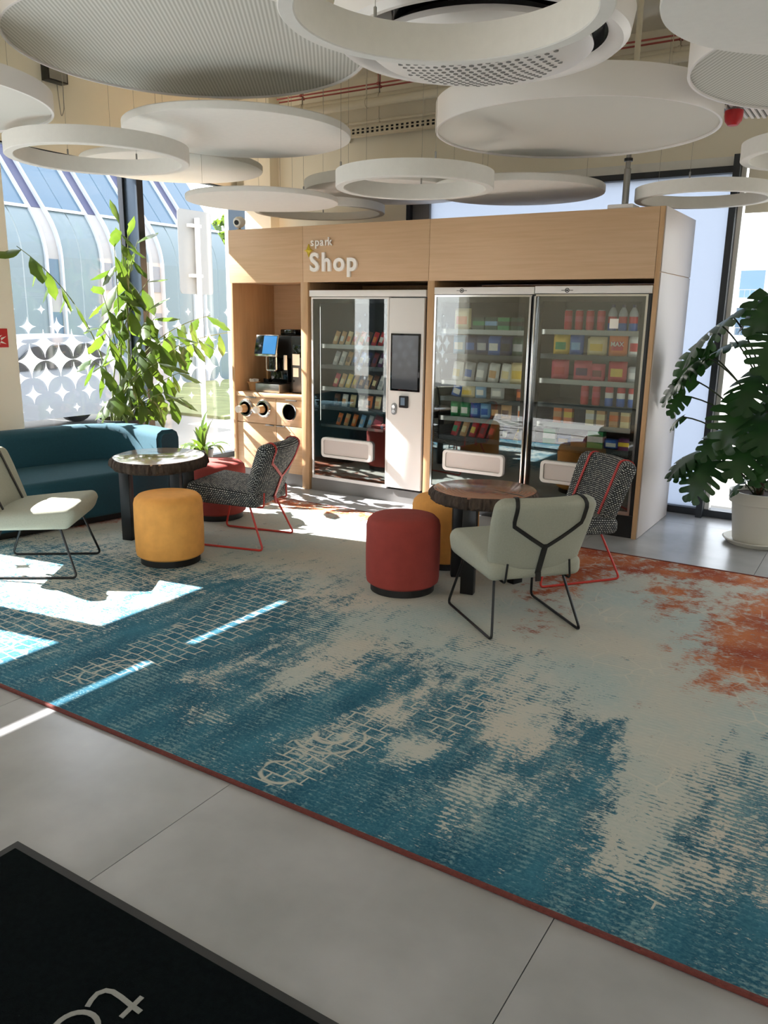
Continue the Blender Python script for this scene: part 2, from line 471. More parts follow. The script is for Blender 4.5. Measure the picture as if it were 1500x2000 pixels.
for k, r in sizes.items():
    for i in range(-16, 0):
        y = 4.431 + 0.295 * i + (0.1475 if k % 2 else 0); z = 1.19 + 0.1475 * k
        if any(a + r + .02 < y < b - r - .02 for a, b in ((-.9, .42), (.47, 1.80), (2.05, 2.84))):
            dup(proto[abs(k)], w, (GX + .0075, y, z))

w = sgroup('window_3')                                   # frosted back glazing behind the kiosk
obj('frosted_pane', box(-3.96, -1.25, BY + .02, BY + .03, .06, 2.74), 'frost', w)
obj('jamb', box(-4.19, -4.147, BY - .06, BY + .1, 0, 2.86), 'frame', w)
obj('side_panel', box(-4.147, -3.96, BY - .01, BY + .08, 0, 2.86), 'plinth', w)
obj('top_rail', box(-4.19, -1.2, BY - .05, BY + .08, 2.74, 2.79), 'frame', w)
obj('blind_box', box(-4.19, -1.2, BY - .03, BY + .08, 2.79, 2.86), 'whitefelt', w)
obj('bottom_rail', box(-3.96, -1.2, BY - .04, BY + .08, 0, .06), 'frame', w)
obj('mullion', box(-1.25, -1.20, BY - .12, BY + .06, 0, 2.86), 'frame', w)
w = sgroup('window_4')                                   # clear back glazing at the right
obj('pane', box(-1.17, 1.2, BY + .02, BY + .032, .06, 2.8), 'glass', w)
obj('pane', box(1.25, 3.6, BY + .02, BY + .032, .06, 2.8), 'glass', w)
obj('jamb', box(-1.20, -1.165, BY - .02, BY + .08, 0, 2.86), 'white', w)
obj('mullion', box(1.2, 1.25, BY - .1, BY + .06, 0, 2.86), 'frame', w)
obj('bottom_rail', box(-1.2, 3.6, BY - .04, BY + .08, 0, .06), 'frame', w)
obj('roller_blind', box(-1.15, 1.18, BY - .005, BY + .0, 2.44, 2.84), 'ceil', w)
obj('top_rail', box(-1.2, 3.6, BY - .05, BY + .08, 2.80, 2.86), 'frame', w)
w = sgroup('door_1')                                     # glazed entrance behind the camera
for x0 in (-1.4, .1):
    obj('pane', box(x0 + .04, x0 + 1.46, -3.28, -3.268, .05, 2.8), 'glass', w)
    obj('stile', box(x0 - .04, x0 + .04, -3.32, -3.23, 0, 2.8), 'frame', w)

# ------------------------------------------------------------------ outside
def paving():
    m, nt, N, L, P = new_mat('street_paving')
    P.inputs['Roughness'].default_value = .9
    tc = N.new('ShaderNodeTexCoord'); nz = N.new('ShaderNodeTexNoise'); nz.inputs['Scale'].default_value = .8
    L.new(tc.outputs['Object'], nz.inputs['Vector'])
    cr = N.new('ShaderNodeMixRGB'); cr.inputs[1].default_value = lin((118, 116, 111)); cr.inputs[2].default_value = lin((134, 131, 125))
    L.new(nz.outputs['Fac'], cr.inputs[0]); L.new(cr.outputs[0], P.inputs['Base Color'])
    return m
struct(obj('ground', box(-140, 120, -60, 160, -.3, -.15), paving()))
lawn = struct(obj('lawn', box(-15.2, -9.6, 10.2, 40, -.15, -.10), mat('lawn', (112, 118, 74), .95, var=.25, scale=3, bump=.5, bscale=40)))
MT['bglass'] = mat('blue_building_glass', (74, 98, 118), .15, spec=.4)
MT['bglass2'] = mat('haze_paled_glass', (104, 119, 126), .18, spec=.4)  # wall glass lighter than roof glass: outdoor haze put into its colour
MT['bband'] = mat('violet_roof_band', (58, 62, 92), .5)
MT['bwall'] = mat('pale_wall_band', (150, 148, 148), .7)
MT['brib'] = mat('white_rib', (186, 192, 200), .4)
bld = thing('glass_building', 'blue glass building with curved eaves and white ribs across the street', 'building', (-16, 11.22, 0))
def profile(off=0.0):
    pts = [(.5 + off, -.15), (.5 + off, .8), (.5 + off, 1.6), (.5 + off, 2.3), (.5 + off, 2.75)]
    for i in range(1, 7):
        t = i / 6; a, b, c = Vector((.5 + off, 2.75)), Vector((.47 + off, 3.28 + off * .5)), Vector((0 + off * .7, 3.79 + off * .7))
        p = a * (1 - t) ** 2 + b * 2 * t * (1 - t) + c * t * t; pts.append((p.x, p.y))
    pts += [(-.9 + off * .7, 4.9 + off * .7), (-2.6 + off * .7, 7.0 + off * .7)]
    return pts
def sheet(y0, y1, i0, i1, off=0.0, th=.05):
    bm = bmesh.new(); A = profile(off)[i0:i1]; B = profile(off - th)[i0:i1]
    a = [[bm.verts.new((p[0], y, p[1])) for p in A] for y in (y0, y1)]; b = [[bm.verts.new((p[0], y, p[1])) for p in B] for y in (y0, y1)]
    n = len(A)
    for i in range(n - 1):
        bm.faces.new([a[0][i], a[0][i + 1], a[1][i + 1], a[1][i]]); bm.faces.new([b[0][i], b[0][i + 1], b[1][i + 1], b[1][i]])
        for k in (0, 1): bm.faces.new([a[k][i], a[k][i + 1], b[k][i + 1], b[k][i]])
    for i in (0, n - 1): bm.faces.new([a[0][i], a[1][i], b[1][i], b[0][i]])
    bmesh.ops.recalc_face_normals(bm, faces=bm.faces[:]); return bm
NP = len(profile())
for k in range(-14, 4):
    y = 1.43 * k
    if k == -14:
        pr = [obj('roof_pane', sheet(.38, .88, NP - 3, NP), 'bglass', bld), obj('roof_pane', sheet(.91, 1.41, NP - 3, NP), 'bglass', bld),
              obj('curved_pane', sheet(.38, .88, 4, NP - 2), 'bglass2', bld), obj('curved_pane', sheet(.91, 1.41, 4, NP - 2), 'bglass2', bld),
              obj('wall_pane', sheet(.38, .88, 0, 5), 'bglass2', bld), obj('wall_pane', sheet(.91, 1.41, 0, 5), 'bglass2', bld),
              obj('roof_band', sheet(.02, .36, NP - 3, NP, -.02), 'bband', bld), obj('wall_band', sheet(.02, .36, 0, NP - 2, -.03), 'bwall', bld),
              obj('rib', sheet(-.03, .03, 0, NP, .06, .12), 'brib', bld), obj('rib', sheet(.35, .40, 0, NP, .06, .12), 'brib', bld),
              obj('gutter', box(-.02, .10, .36, 1.43, 3.73, 3.79), 'brib', bld),
              obj('band_window', box(.44, .49, .06, .32, 2.1, 2.7), 'bglass', bld), obj('band_window', box(.44, .49, .06, .32, .9, 1.6), 'bglass', bld)]
        for o in pr: o.location = (0, y, 0)
    else:
        for o in pr: dup(o, bld, (0, y, 0))
obj('end_wall', prism([(p[0], p[1]) for p in profile(-.08)] + [(-2.7, -.15)], 5.74, 5.82, 'y'), 'bwall', bld)

sg = thing('street_sign', 'back of a grey rectangular road sign on a white pole outside', 'sign', (-8.2, 8.25, -.15))
obj('plate', prism(rrect(-.30, .32, 2.02, 3.10, .05), .0, .012, 'x', .002), mat('sign_back', (120, 122, 124), .5), sg)
obj('pole', lathe([(0, 0), (.035, 0), (.035, 3.0), (0, 3.0)], 12, c=(.06, .0, 0)), 'white', sg)
obj('bracket', box(.012, .08, -.14, .06, 2.88, 2.92), 'white', sg); obj('bracket', box(.012, .08, -.14, .06, 2.24, 2.28), 'white', sg)

def car(loc, rz):
    c = thing('car', 'silver car parked along the kerb outside the left window', 'car', loc, rz)
    prof = [(-2.1, .32), (-2.12, .62), (-1.95, .80), (-1.1, .92), (-.45, 1.36), (.55, 1.40), (1.35, 1.02), (2.0, .95), (2.1, .6), (2.05, .32)]
    bm = bmesh.new(); ys = [(-.82, 0), (-.80, .03), (0, .05), (.80, .03), (.82, 0)]
    rows = []
    for y, up in ys:
        rows.append([bm.verts.new((x, y * (.82 if z > 1.0 else 1), z + (up if z > .7 else 0))) for x, z in prof])
    for A, B in zip(rows[:-1], rows[1:]):
        for i in range(len(prof)): bm.faces.new([A[i], A[(i + 1) % len(prof)], B[(i + 1) % len(prof)], B[i]])
    bm.faces.new(rows[0]); bm.faces.new(rows[-1]); bmesh.ops.recalc_face_normals(bm, faces=bm.faces[:])
    obj('body', bm, mat('car_paint', (104, 110, 118), .3, metal=.3), c)
    for s in (-1, 1):
        obj('side_window', prism([(-.85, .98), (-.40, 1.30), (.48, 1.33), (1.0, 1.04)], s * .76, s * .80, 'y'), 'screen', c)
        for x in (-1.35, 1.35):
            wh = obj('wheel', lathe([(.05, -.1), (.24, -.1), (.32, -.07), (.32, .07), (.24, .1), (.05, .1)], 24, c=(x, s * .74, .32), axis='y'), 'black', c)
            obj('hub', lathe([(0, .0), (.19, 0), (.19, .02), (0, .03)], 16, c=(x, s * .74 + (s * .1 - (0 if s > 0 else .02)), .32), axis='y'), 'steel', wh)
    return c
car((-10.6, 7.2, -.15), PI / 2)

ap = thing('balcony_building', 'far white apartment block with balconies beyond the right window', 'building', (-10, 70, -.15))
obj('wall', box(-22, 30, 1.5, 10, 0, 6.3), mat('white_render', (232, 232, 234), .7), ap)
for fl_ in range(2):
    for i in range(16):
        x = -21 + 3.2 * i
        if fl_ == 0 and i == 0:
            wn_ = obj('window', box(.5, 2.3, 1.4, 1.52, .4, 2.5), 'bglass', ap); bs = obj('balcony', box(0, 3.1, 0, 1.5, -.12, .12), 'brib', ap)
            bm = box(0, 3.1, 0, .04, .95, 1.0)
            for q in range(9): add_box(bm, q * .38, q * .38 + .03, 0, .03, .1, .97)
            rl = obj('railing', bm, 'plinth', ap)
            for o in (wn_, bs, rl): o.location = (x, 0, .3)
        else:
            for o in (wn_, bs, rl): dup(o, ap, (x, 0, .3 + 2.9 * fl_))

def tree(loc, h, r, label):
    t = thing('tree', label, 'tree', loc)
    obj('trunk', tube([(0, 0, 0), (.1, 0, h * .4), (0, .1, h * .8)], [.16, .12, .05], 8), 'bark', t)
    bm = bmesh.new(); rnd = random.Random(len(label))
    for _ in range(900):
        d = Vector((rnd.gauss(0, 1), rnd.gauss(0, 1), rnd.gauss(0, 1))).normalized() * r * rnd.random() ** .4
        p = Vector((0, 0, h)) + d; a = Vector((rnd.gauss(0, 1), rnd.gauss(0, 1), rnd.gauss(0, 1))).normalized() * .22; b = a.orthogonal().normalized() * .12
        bm.faces.new([bm.verts.new(p - a), bm.verts.new(p + b), bm.verts.new(p + a), bm.verts.new(p - b)])
    o = obj('crown', bm, 'leafbright', t); o['kind'] = 'stuff'
tree((-24, 26.5, -.15), 4.3, 1.5, 'leafy tree beyond the far end of the glass building')
tree((-30, 37, -.15), 4.0, 2.0, 'second leafy tree farther off behind the first')

# ------------------------------------------------------------------ carpet and door mat
def carpet():
    x0, x1, y0, y1 = -5.95, 1.4, 1.885, 5.50
    nx, ny = 300, 150
    xs = np.linspace(x0, x1, nx); ys = np.linspace(y0, y1, ny)
    X, Y = np.meshgrid(xs, ys)
    def sdf(poly):
        P = np.array(poly, float); d = np.full(X.shape, 1e9); ins = np.zeros(X.shape, bool)
        for (ax, ay), (bx, by) in zip(P, np.roll(P, -1, 0)):
            ex, ey = bx - ax, by - ay
            t = np.clip(((X - ax) * ex + (Y - ay) * ey) / (ex * ex + ey * ey + 1e-9), 0, 1)
            d = np.minimum(d, np.hypot(X - ax - t * ex, Y - ay - t * ey))
            c = ((ay > Y) != (by > Y)) & (X < (bx - ax) * (Y - ay) / (by - ay + 1e-12) + ax)
            ins ^= c
        return np.where(ins, -d, d)
    def m(poly, soft=.10):
        return np.clip(.5 - sdf(poly) / (3.2 * soft), 0, 1)
    top = [(-5.95, 3.05), (-5.35, 3.3), (-4.55, 3.7), (-3.66, 3.72), (-3.12, 3.95), (-2.6, 3.7), (-2.25, 3.5), (-1.71, 3.32), (-1.4, 3.3), (-1.19, 3.2), (-.92, 3.15), (-.61, 2.43), (-.49, 2.35), (-.42, 2.66), (-.37, 2.95), (-.21, 3.05), (1.4, 3.0)]
    yb = np.interp(xs, [p[0] for p in top], [p[1] for p in top])[None, :]
    teal = np.clip(.5 + (yb - Y) / .9, 0, 1)
    teal = teal * (.62 + .38 * np.clip((yb - Y) / .9, 0, 1))
    for p, v, s in (
        ([(-2.16, 2.37), (-2.26, 2.78), (-2.36, 3.54), (-2.21, 3.74), (-1.96, 3.58), (-1.96, 2.69), (-2.07, 2.43)], .22, .07),
        ([(-2.58, 2.33), (-2.53, 2.57), (-2.53, 3.11), (-2.53, 3.47), (-2.39, 3.11), (-2.32, 2.45), (-2.41, 2.32)], .5, .07),
        ([(-1.68, 1.95), (-1.78, 2.24), (-1.68, 2.61), (-1.61, 3.01), (-1.52, 3.1), (-1.45, 2.76), (-1.54, 2.31), (-1.57, 2.1)], .40, .08),
        ([(-1.26, 2.92), (-1.09, 3.09), (-.93, 2.83), (-1.0, 2.6), (-1.15, 2.68)], .06, .07),
        ([(-1.48, 2.42), (-1.37, 2.61), (-1.22, 2.49), (-1.26, 2.34), (-1.38, 2.28)], .3, .06),
        ([(-1.12, 2.16), (-1.1, 2.45), (-1.02, 2.54), (-.98, 2.22), (-.98, 2.0), (-1.04, 1.98)], .3, .06),
        ([(-.91, 2.34), (-.9, 2.58), (-.81, 2.68), (-.79, 2.5), (-.84, 2.25)], .3, .06),
        ([(-2.35, 2.19), (-2.12, 2.29), (-2.1, 2.15), (-2.25, 2.05)], .55, .06),
        ([(-.60, 2.5), (-.43, 2.73), (-.31, 2.23), (-.35, 2.1), (-.45, 2.2), (-.56, 2.2)], .16, .10),
        ([(-.2, 2.9), (-.05, 2.5), (-.02, 2.2), (-.2, 2.1), (-.3, 2.4)], .5, .1)):
        k = m(p, s); teal = teal * (1 - k) + v * k
    for p, v, s in (([(-.92, 2.95), (-.74, 3.1), (-.62, 2.46), (-.62, 2.09), (-.63, 1.8), (-.75, 1.8), (-.77, 2.16), (-.83, 2.62)], .82, .05),
                    ([(-5.9, 2.0), (-3.2, 1.9), (-3.0, 2.25), (-3.4, 2.4), (-5.9, 2.5)], .9, .15), ([(-5.0, 2.45), (-3.3, 2.45), (-3.25, 3.3), (-4.9, 3.2)], .50, .15),  # last polygon here: teal thinned where sun falls, whitening the lit patch
                    ([(-.3, 1.9), (-.3, 2.05), (.2, 2.2), (.6, 2.4), (.9, 1.9)], .9, .1)):
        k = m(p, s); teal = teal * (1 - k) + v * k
    teal = np.clip(teal + .22 * np.clip((2.15 - Y) / .3, 0, 1), 0, 1)
    rust = np.clip((Y - 4.9) / .45, 0, 1) * .72
    for p, v, s in (([(-1.11, 4.87), (-.94, 5.29), (-.74, 4.9), (-.8, 4.55), (-.91, 4.43)], .85, .12),
                    ([(-.70, 4.57), (-.63, 4.98), (-.47, 5.31), (.6, 5.3), (.6, 4.1), (-.28, 3.75), (-.37, 3.6), (-.55, 3.65), (-.65, 3.9)], .92, .14),
                    ([(-1.8, 5.63), (-.5, 5.56), (-.46, 5.2), (-.95, 5.1), (-1.31, 5.05), (-1.41, 4.67), (-1.51, 4.3), (-1.67, 4.3)], .88, .10),
                    ([(-1.56, 4.13), (-1.56, 4.56), (-1.36, 4.17), (-1.34, 3.74), (-1.46, 3.74)], .5, .15),
                    ([(-6.0, 3.4), (-5.3, 3.4), (-5.0, 4.3), (-4.9, 5.5), (-6, 5.5)], .8, .12)):
        k = m(p, s); rust = np.maximum(rust, v * k)
    lines = np.zeros(X.shape)
    for p, v, s in (([(-3.04, 2.0), (-3.02, 2.64), (-3.23, 3.9), (-2.59, 3.8), (-2.6, 3.19), (-2.67, 2.47), (-2.89, 2.05)], 1, .04),
                    ([(-1.74, 1.92), (-1.78, 2.16), (-1.70, 2.61), (-1.5, 2.79), (-1.47, 2.42), (-1.54, 2.06), (-1.58, 1.93)], 1, .03),
                    ([(-1.43, 2.6), (-1.39, 3.16), (-1.21, 3.22), (-1.17, 2.77), (-1.31, 2.55)], 1, .04),
                    ([(-4.99, 3.1), (-4.11, 4.1), (-3.52, 3.71), (-3.69, 2.95), (-4.25, 2.8)], 1, .06),
                    ([(-.39, 2.04), (-.39, 2.24), (-.34, 2.24), (-.34, 2.04)], 1, .02),
                    ([(-5.0, 2.0), (-3.3, 1.95), (-3.3, 2.7), (-4.6, 2.8)], .8, .1)):
        lines = np.maximum(lines, v * m(p, s))
    bm = bmesh.new()
    me = bpy.data.meshes.new('carpet')
    Z = np.full(X.shape, .010)
    co = np.stack([X, Y, Z], -1).reshape(-1, 3)
    idx = np.arange(nx * ny).reshape(ny, nx)
    q = np.stack([idx[:-1, :-1], idx[:-1, 1:], idx[1:, 1:], idx[1:, :-1]], -1).reshape(-1, 4)
    me.from_pydata(co.tolist(), [], q.tolist())
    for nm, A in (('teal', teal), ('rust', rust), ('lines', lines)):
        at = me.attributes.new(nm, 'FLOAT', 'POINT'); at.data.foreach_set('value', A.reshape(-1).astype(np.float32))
    bm.free()
    mt, nt, N, L, P = new_mat('abstract_carpet')
    P.inputs['Roughness'].default_value = .95; P.inputs['Specular IOR Level'].default_value = .15
    def V(node, i=0): return node.outputs[i]
    def mth(op, a, b=None, c=None, clamp=False):
        n = N.new('ShaderNodeMath'); n.operation = op; n.use_clamp = clamp
        for i, v in enumerate((a, b, c)):
            if v is None: continue
            if isinstance(v, (int, float)): n.inputs[i].default_value = v
            else: L.new(v, n.inputs[i])
        return n.outputs[0]
    def mr(v, a, b, c=0., d=1.):
        n = N.new('ShaderNodeMapRange'); n.inputs[1].default_value = a; n.inputs[2].default_value = b; n.inputs[3].default_value = c; n.inputs[4].default_value = d
        L.new(v, n.inputs[0]); return n.outputs[0]
    tc = N.new('ShaderNodeTexCoord')
    def noise(scale, stretch, detail=4, off=(0, 0, 0), dist=0.0):
        mp = N.new('ShaderNodeMapping'); mp.inputs['Scale'].default_value = stretch; mp.inputs['Location'].default_value = off
        L.new(tc.outputs['Object'], mp.inputs[0]); n = N.new('ShaderNodeTexNoise'); n.inputs['Scale'].default_value = scale
        n.inputs['Detail'].default_value = detail; n.inputs['Distortion'].default_value = dist; L.new(mp.outputs[0], n.inputs['Vector']); return n.outputs['Fac']
    def attr(n_):
        a = N.new('ShaderNodeAttribute'); a.attribute_name = n_; return a.outputs['Fac']
    def mix(f, a, b):
        n = N.new('ShaderNodeMixRGB')
        if isinstance(f, (int, float)): n.inputs[0].default_value = f
        else: L.new(f, n.inputs[0])
        for i, v in ((1, a), (2, b)):
            if isinstance(v, tuple): n.inputs[i].default_value = v
            else: L.new(v, n.inputs[i])
        return n.outputs[0]
    streak = noise(5.0, (3.2, .8, 1), 6); blot = noise(9.0, (1, 1, 1), 9, (3, 1, 0), .6); fine = noise(150, (.7, 1, 1), 2); grain = noise(72, (.5, 1.7, 1), 4, (5, 5, 0))
    sx = N.new('ShaderNodeSeparateXYZ'); L.new(tc.outputs['Object'], sx.inputs[0])
    wob = noise(3, (1, 1, 1), 2, (9, 0, 0))
    rib = mth('SINE', mth('ADD', mth('MULTIPLY', sx.outputs[1], 2 * PI / .025), mth('MULTIPLY', wob, 3.0)))
    ribzone = mr(noise(1.6, (1.4, .8, 1), 3, (2, 7, 0)), .42, .60)
    def amp(v, a): return mth('MULTIPLY', mth('SUBTRACT', v, .5), a)
    tw = mth('ADD', mth('ADD', amp(streak, .95), amp(blot, .95)), mth('ADD', amp(grain, 1.35), amp(fine, 1.0)))
    tw = mth('ADD', tw, mth('MULTIPLY', mth('MULTIPLY', rib, ribzone), -.20))
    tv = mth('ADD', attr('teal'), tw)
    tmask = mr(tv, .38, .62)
    wv_ = mth('ADD', mth('ADD', amp(noise(3.4, (2.6, .7, 1), 6, (7, 3, 0)), 1.5), amp(grain, .9)), mth('ADD', amp(fine, 1.1), mth('MULTIPLY', rib, -.16)))
    worn = mr(wv_, .05, .55, 0, .62)
    rv = mth('ADD', attr('rust'), mth('ADD', mth('ADD', amp(blot, 1.7), amp(streak, .8)), mth('ADD', amp(grain, 1.3), amp(fine, .6))))
    rmask = mr(rv, .38, .80)
    cloud = mr(noise(1.7, (1, 1, 1), 5, (4, 4, 0)), .35, .65)
    cream = mix(cloud, lin((190, 186, 174)), lin((166, 180, 177)))
    cream = mix(mr(grain, .35, .7, 0, .35), cream, lin((206, 200, 186)))
    tealc = mix(mr(noise(2.4, (2.2, .9, 1), 5, (1, 9, 0)), .3, .7), lin((25, 74, 96)), lin((52, 108, 128)))
    tealc = mix(mr(fine, .35, .75, 0, .35), tealc, lin((92, 146, 160)))
    tealc = mix(worn, tealc, lin((150, 176, 174)))
    rustc = mix(mr(noise(3.0, (1, 1, 1), 4, (8, 2, 0)), .35, .65), lin((146, 66, 40)), lin((186, 112, 70)))
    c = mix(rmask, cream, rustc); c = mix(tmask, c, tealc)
    # loose brick-and-arch line drawing
    mp = N.new('ShaderNodeMapping'); wv = N.new('ShaderNodeTexNoise'); wv.inputs['Scale'].default_value = 3.5; wv.inputs['Detail'].default_value = 1
    L.new(tc.outputs['Object'], wv.inputs['Vector'])
    va = N.new('ShaderNodeVectorMath'); va.operation = 'MULTIPLY_ADD'; va.inputs[1].default_value = (.07, .07, 0); L.new(wv.outputs['Color'], va.inputs[0]); L.new(tc.outputs['Object'], va.inputs[2])
    L.new(va.outputs[0], mp.inputs[0]); mp.inputs['Rotation'].default_value = (0, 0, .06)
    br = N.new('ShaderNodeTexBrick'); br.inputs['Scale'].default_value = 1.0; br.inputs['Brick Width'].default_value = .085; br.inputs['Row Height'].default_value = .06
    br.inputs['Mortar Size'].default_value = .0042; br.inputs['Mortar Smooth'].default_value = .2; L.new(mp.outputs[0], br.inputs['Vector'])
    vo = N.new('ShaderNodeTexVoronoi'); vo.inputs['Scale'].default_value = 2.6; L.new(va.outputs[0], vo.inputs['Vector'])
    rings = [mr(mth('ABSOLUTE', mth('SUBTRACT', vo.outputs['Distance'], r)), .008, .020, 1, 0) for r in (.26, .40)]
    ln = mth('MAXIMUM', br.outputs['Fac'], mth('MULTIPLY', mth('MAXIMUM', rings[0], rings[1]), mr(noise(5, (1, 1, 1), 2, (1, 8, 0)), .46, .54)))
    lz = mr(mth('ADD', attr('lines'), mth('MULTIPLY', mth('SUBTRACT', blot, .5), 1.2)), .45, .6)
    c = mix(mth('MULTIPLY', mth('MULTIPLY', ln, lz), .9), c, lin((190, 188, 176)))
    # faint crackle over the pale and rust areas
    v2 = N.new('ShaderNodeTexVoronoi'); v2.feature = 'DISTANCE_TO_EDGE'; v2.inputs['Scale'].default_value = 6.5; L.new(va.outputs[0], v2.inputs['Vector'])
    ck = mth('MULTIPLY', mr(v2.outputs['Distance'], .012, .03, 1, 0), mr(noise(2, (1, 1, 1), 3, (6, 6, 0)), .5, .62, 0, .55))
    c = mix(mth('MULTIPLY', ck, mr(attr('teal'), .3, .1)), c, lin((206, 200, 184)))
    L.new(c, P.inputs['Base Color'])
    bp = N.new('ShaderNodeBump'); bp.inputs['Strength'].default_value = .35; bp.inputs['Distance'].default_value = .004
    L.new(mth('ADD', fine, mth('MULTIPLY', rib, .25)), bp.inputs['Height']); L.new(bp.outputs[0], P.inputs['Normal'])
    me.materials.append(mt)
    root = thing('carpet', 'large abstract carpet in teal, cream and rust under the lounge seating', 'carpet')
    o = bpy.data.objects.new('pile', me); COL.objects.link(o); o.parent = root
    b = .016
    bm = box(x0 - b, x1 + b, y0 - b, y0, 0.0005, .014, .004); add_box(bm, x0 - b, x1 + b, y1, y1 + b, .0005, .014, .004)
    add_box(bm, x0 - b, x0, y0, y1, .0005, .014, .004); add_box(bm, x1, x1 + b, y0, y1, .0005, .014, .004)
    obj('binding', bm, 'binding', root)
    return root
carpet()

mt_ = thing('door_mat', 'dark charcoal entrance mat with rubber border and white lettering', 'mat')
obj('border', box(-2.12, .4, -.6, 1.264, .0005, .006, .002), 'rubber', mt_)
obj('pile', box(-2.09, .37, -.57, 1.236, .005, .011, .003), 'matpile', mt_)
bm = bmesh.new()
for st in ([(-1.298, 1.030), (-1.33, 1.031), (-1.37, 1.034), (-1.40, 1.034), (-1.418, 1.027), (-1.4275, 1.010), (-1.424, .990), (-1.416, .972)], [(-1.329, 1.062, .0003), (-1.327, 1.03, .0003), (-1.325, .995, .0003)],
           [(-1.385 + .052 * math.cos(2 * PI * q / 24), .912 + .052 * math.sin(2 * PI * q / 24)) for q in range(25)]):
    ribbon([(p[0], p[1], .011 + (p[2] if len(p) > 2 else 0)) for p in st], [(0, 0, 1)] * len(st), .013, .0014, bm)
obj('lettering', bm, 'matwhite', mt_)

# ------------------------------------------------------------------ kiosk
KX0, KX1, KF, KB, KT = -5.507, -1.473, 5.984, 6.93, 2.385
k = thing('kiosk', 'long oak shop kiosk with high fascia housing coffee corner and vending machines', 'kiosk', (0, 0, 0))
obj('side_panel', box(KX0, KX0 + .037, KF, KB, 0, 1.905, .002), 'oak_dark', k)
obj('side_panel', box(KX1 - .037, KX1 - .004, KF, KB, 0, KT, .002), 'oak_dark', k)
o = obj('side_cladding', box(KX1 - .0035, KX1 + .004, KF + .012, KB, 0.004, 1.945, .001), 'laminate', k); o['label'] = 'pale lower cladding'
o = obj('side_cladding', box(KX1 - .0035, KX1 + .004, KF + .012, KB, 1.951, KT, .001), 'laminate', k); o['label'] = 'pale upper cladding'
for x0, x1 in ((-4.648, -4.567), (-3.332, -3.268)):
    obj('divider', box(x0, x1, KF, 6.88, 0, 1.905, .002), 'oak_dark', k)
for x0, x1 in ((KX0, -4.620), (-4.617, -3.326), (-3.323, -1.512)):
    obj('fascia_panel', box(x0, x1, KF, KF + .022, 1.905, KT, .0015), 'oak', k)
obj('soffit', box(KX0 + .03, KX1 - .04, KF + .022, 6.88, 1.905, 1.925), 'oak', k)
obj('side_panel', box(KX0, KX0 + .02, KF + .022, KB, 1.905, KT), 'oak', k)
obj('top_panel', box(KX0 + .02, KX1 - .04, KF + .022, KB, KT - .02, KT), 'oak', k)
obj('back_panel', box(KX0 + .03, KX1 - .04, 6.885, 6.905, 0, 1.905), 'oak_dark', k)
bm = box(KX0 + .037, -4.648, 6.60, 6.62, .86, 1.905); obj('niche_back', bm, 'oak', k)

sg = thing('shop_sign', 'raised white lettering with yellow star on the oak fascia', 'sign', (-4.525, KF - .012, 2.0))
for i, (ch, x) in enumerate(zip('Shop', (-.004, .124, .254, .394))):
    text_obj('letter', ch, .218, (x, 0, 0), (PI / 2, 0, 0), 'signwhite', sg, .011, .006)
for ch, x in zip('spark', (.004, .052, .106, .158, .190)):
    text_obj('letter', ch, .100, (x, 0, .212), (PI / 2, 0, 0), 'signwhite', sg, .006, .0006)
bm = bmesh.new()
pts = []
for q in range(4):
    a = PI / 2 * q
    for i in range(5):
        u = PI / 2 * i / 5; x, y = .055 * (1 - math.sin(u)), .055 * (1 - math.cos(u))
        pts.append((x * math.cos(a) - y * math.sin(a), x * math.sin(a) + y * math.cos(a)))
c0 = bm.verts.new((0, -.03, 0)); ring = [bm.verts.new((p[0], 0, p[1])) for p in pts]; rb = [bm.verts.new((p[0], .012, p[1])) for p in pts]
for i in range(len(pts)):
    j = (i + 1) % len(pts); bm.faces.new([c0, ring[i], ring[j]]); bm.faces.new([ring[i], rb[i], rb[j], ring[j]])
bm.faces.new(rb); bmesh.ops.recalc_face_normals(bm, faces=bm.faces[:])
o = obj('star', bm, 'yellow', sg, (-.022, 0, .175), smooth=False); o['label'] = 'yellow four-pointed star'

# coffee corner
cc = thing('coffee_cabinet', 'oak cabinet with two cup dispensers and a round bin opening', 'cabinet', (0, 0, 0))
obj('body', box(-5.468, -4.65, 6.02, 6.58, .12, .835), 'oak_dark', cc)
for x0, x1, lb in ((-5.466, -4.972, 'wide drawer front'), (-4.966, -4.652, 'drawer front with bin hole')):
    d = obj('drawer', box(x0, x1, 5.998, 6.018, .583, .832, .0015), 'oak', cc); d['label'] = lb
    obj('handle', box((x0 + .12), (x0 + .25), 5.986, 5.9975, .824, .8345, .002), 'steel', d)
    d = obj('door', box(x0, x1, 5.998, 6.018, .125, .577, .0015), 'oak', cc)
    hx = -5.10 if x0 < -5 else -4.96
    obj('handle', box(hx, hx + .10, 5.986, 6.0, .568, .578, .002), 'steel', d)
obj('plinth', box(-5.47, -4.65, 6.03, 6.5, 0, .12), 'plinth', cc)
for x, z in ((-5.342, .722), (-5.119, .730)):
    r = obj('cup_dispenser', lathe([(.062, .0), (.084, 0), (.088, -.012), (.080, -.022), (.064, -.022), (.060, .0)], 32, c=(x, 5.997, z), axis='y', close=True), 'chrome', cc)
    obj('inner_tube', lathe([(0, -.004), (.062, -.004), (.060, -.02), (.046, -.022)], 28, c=(x, 5.999, z), axis='y'), 'hole', r)
    cp = thing('paper_cup', 'white paper cup with kraft sleeve in the ' + ('leftmost' if x < -5.2 else 'right-hand') + ' cup dispenser', 'cup', (x - .012, 5.985, z - .005))
    obj('sleeve', lathe([(0, 0), (.040, 0), (.034, -.075), (0, -.075)], 24, axis='y'), 'kraft', cp)
    obj('cup_base', lathe([(0, -.074), (.0355, -.074), (.034, -.105), (.030, -.108), (0, -.104)], 24, axis='y'), 'cup', cp)
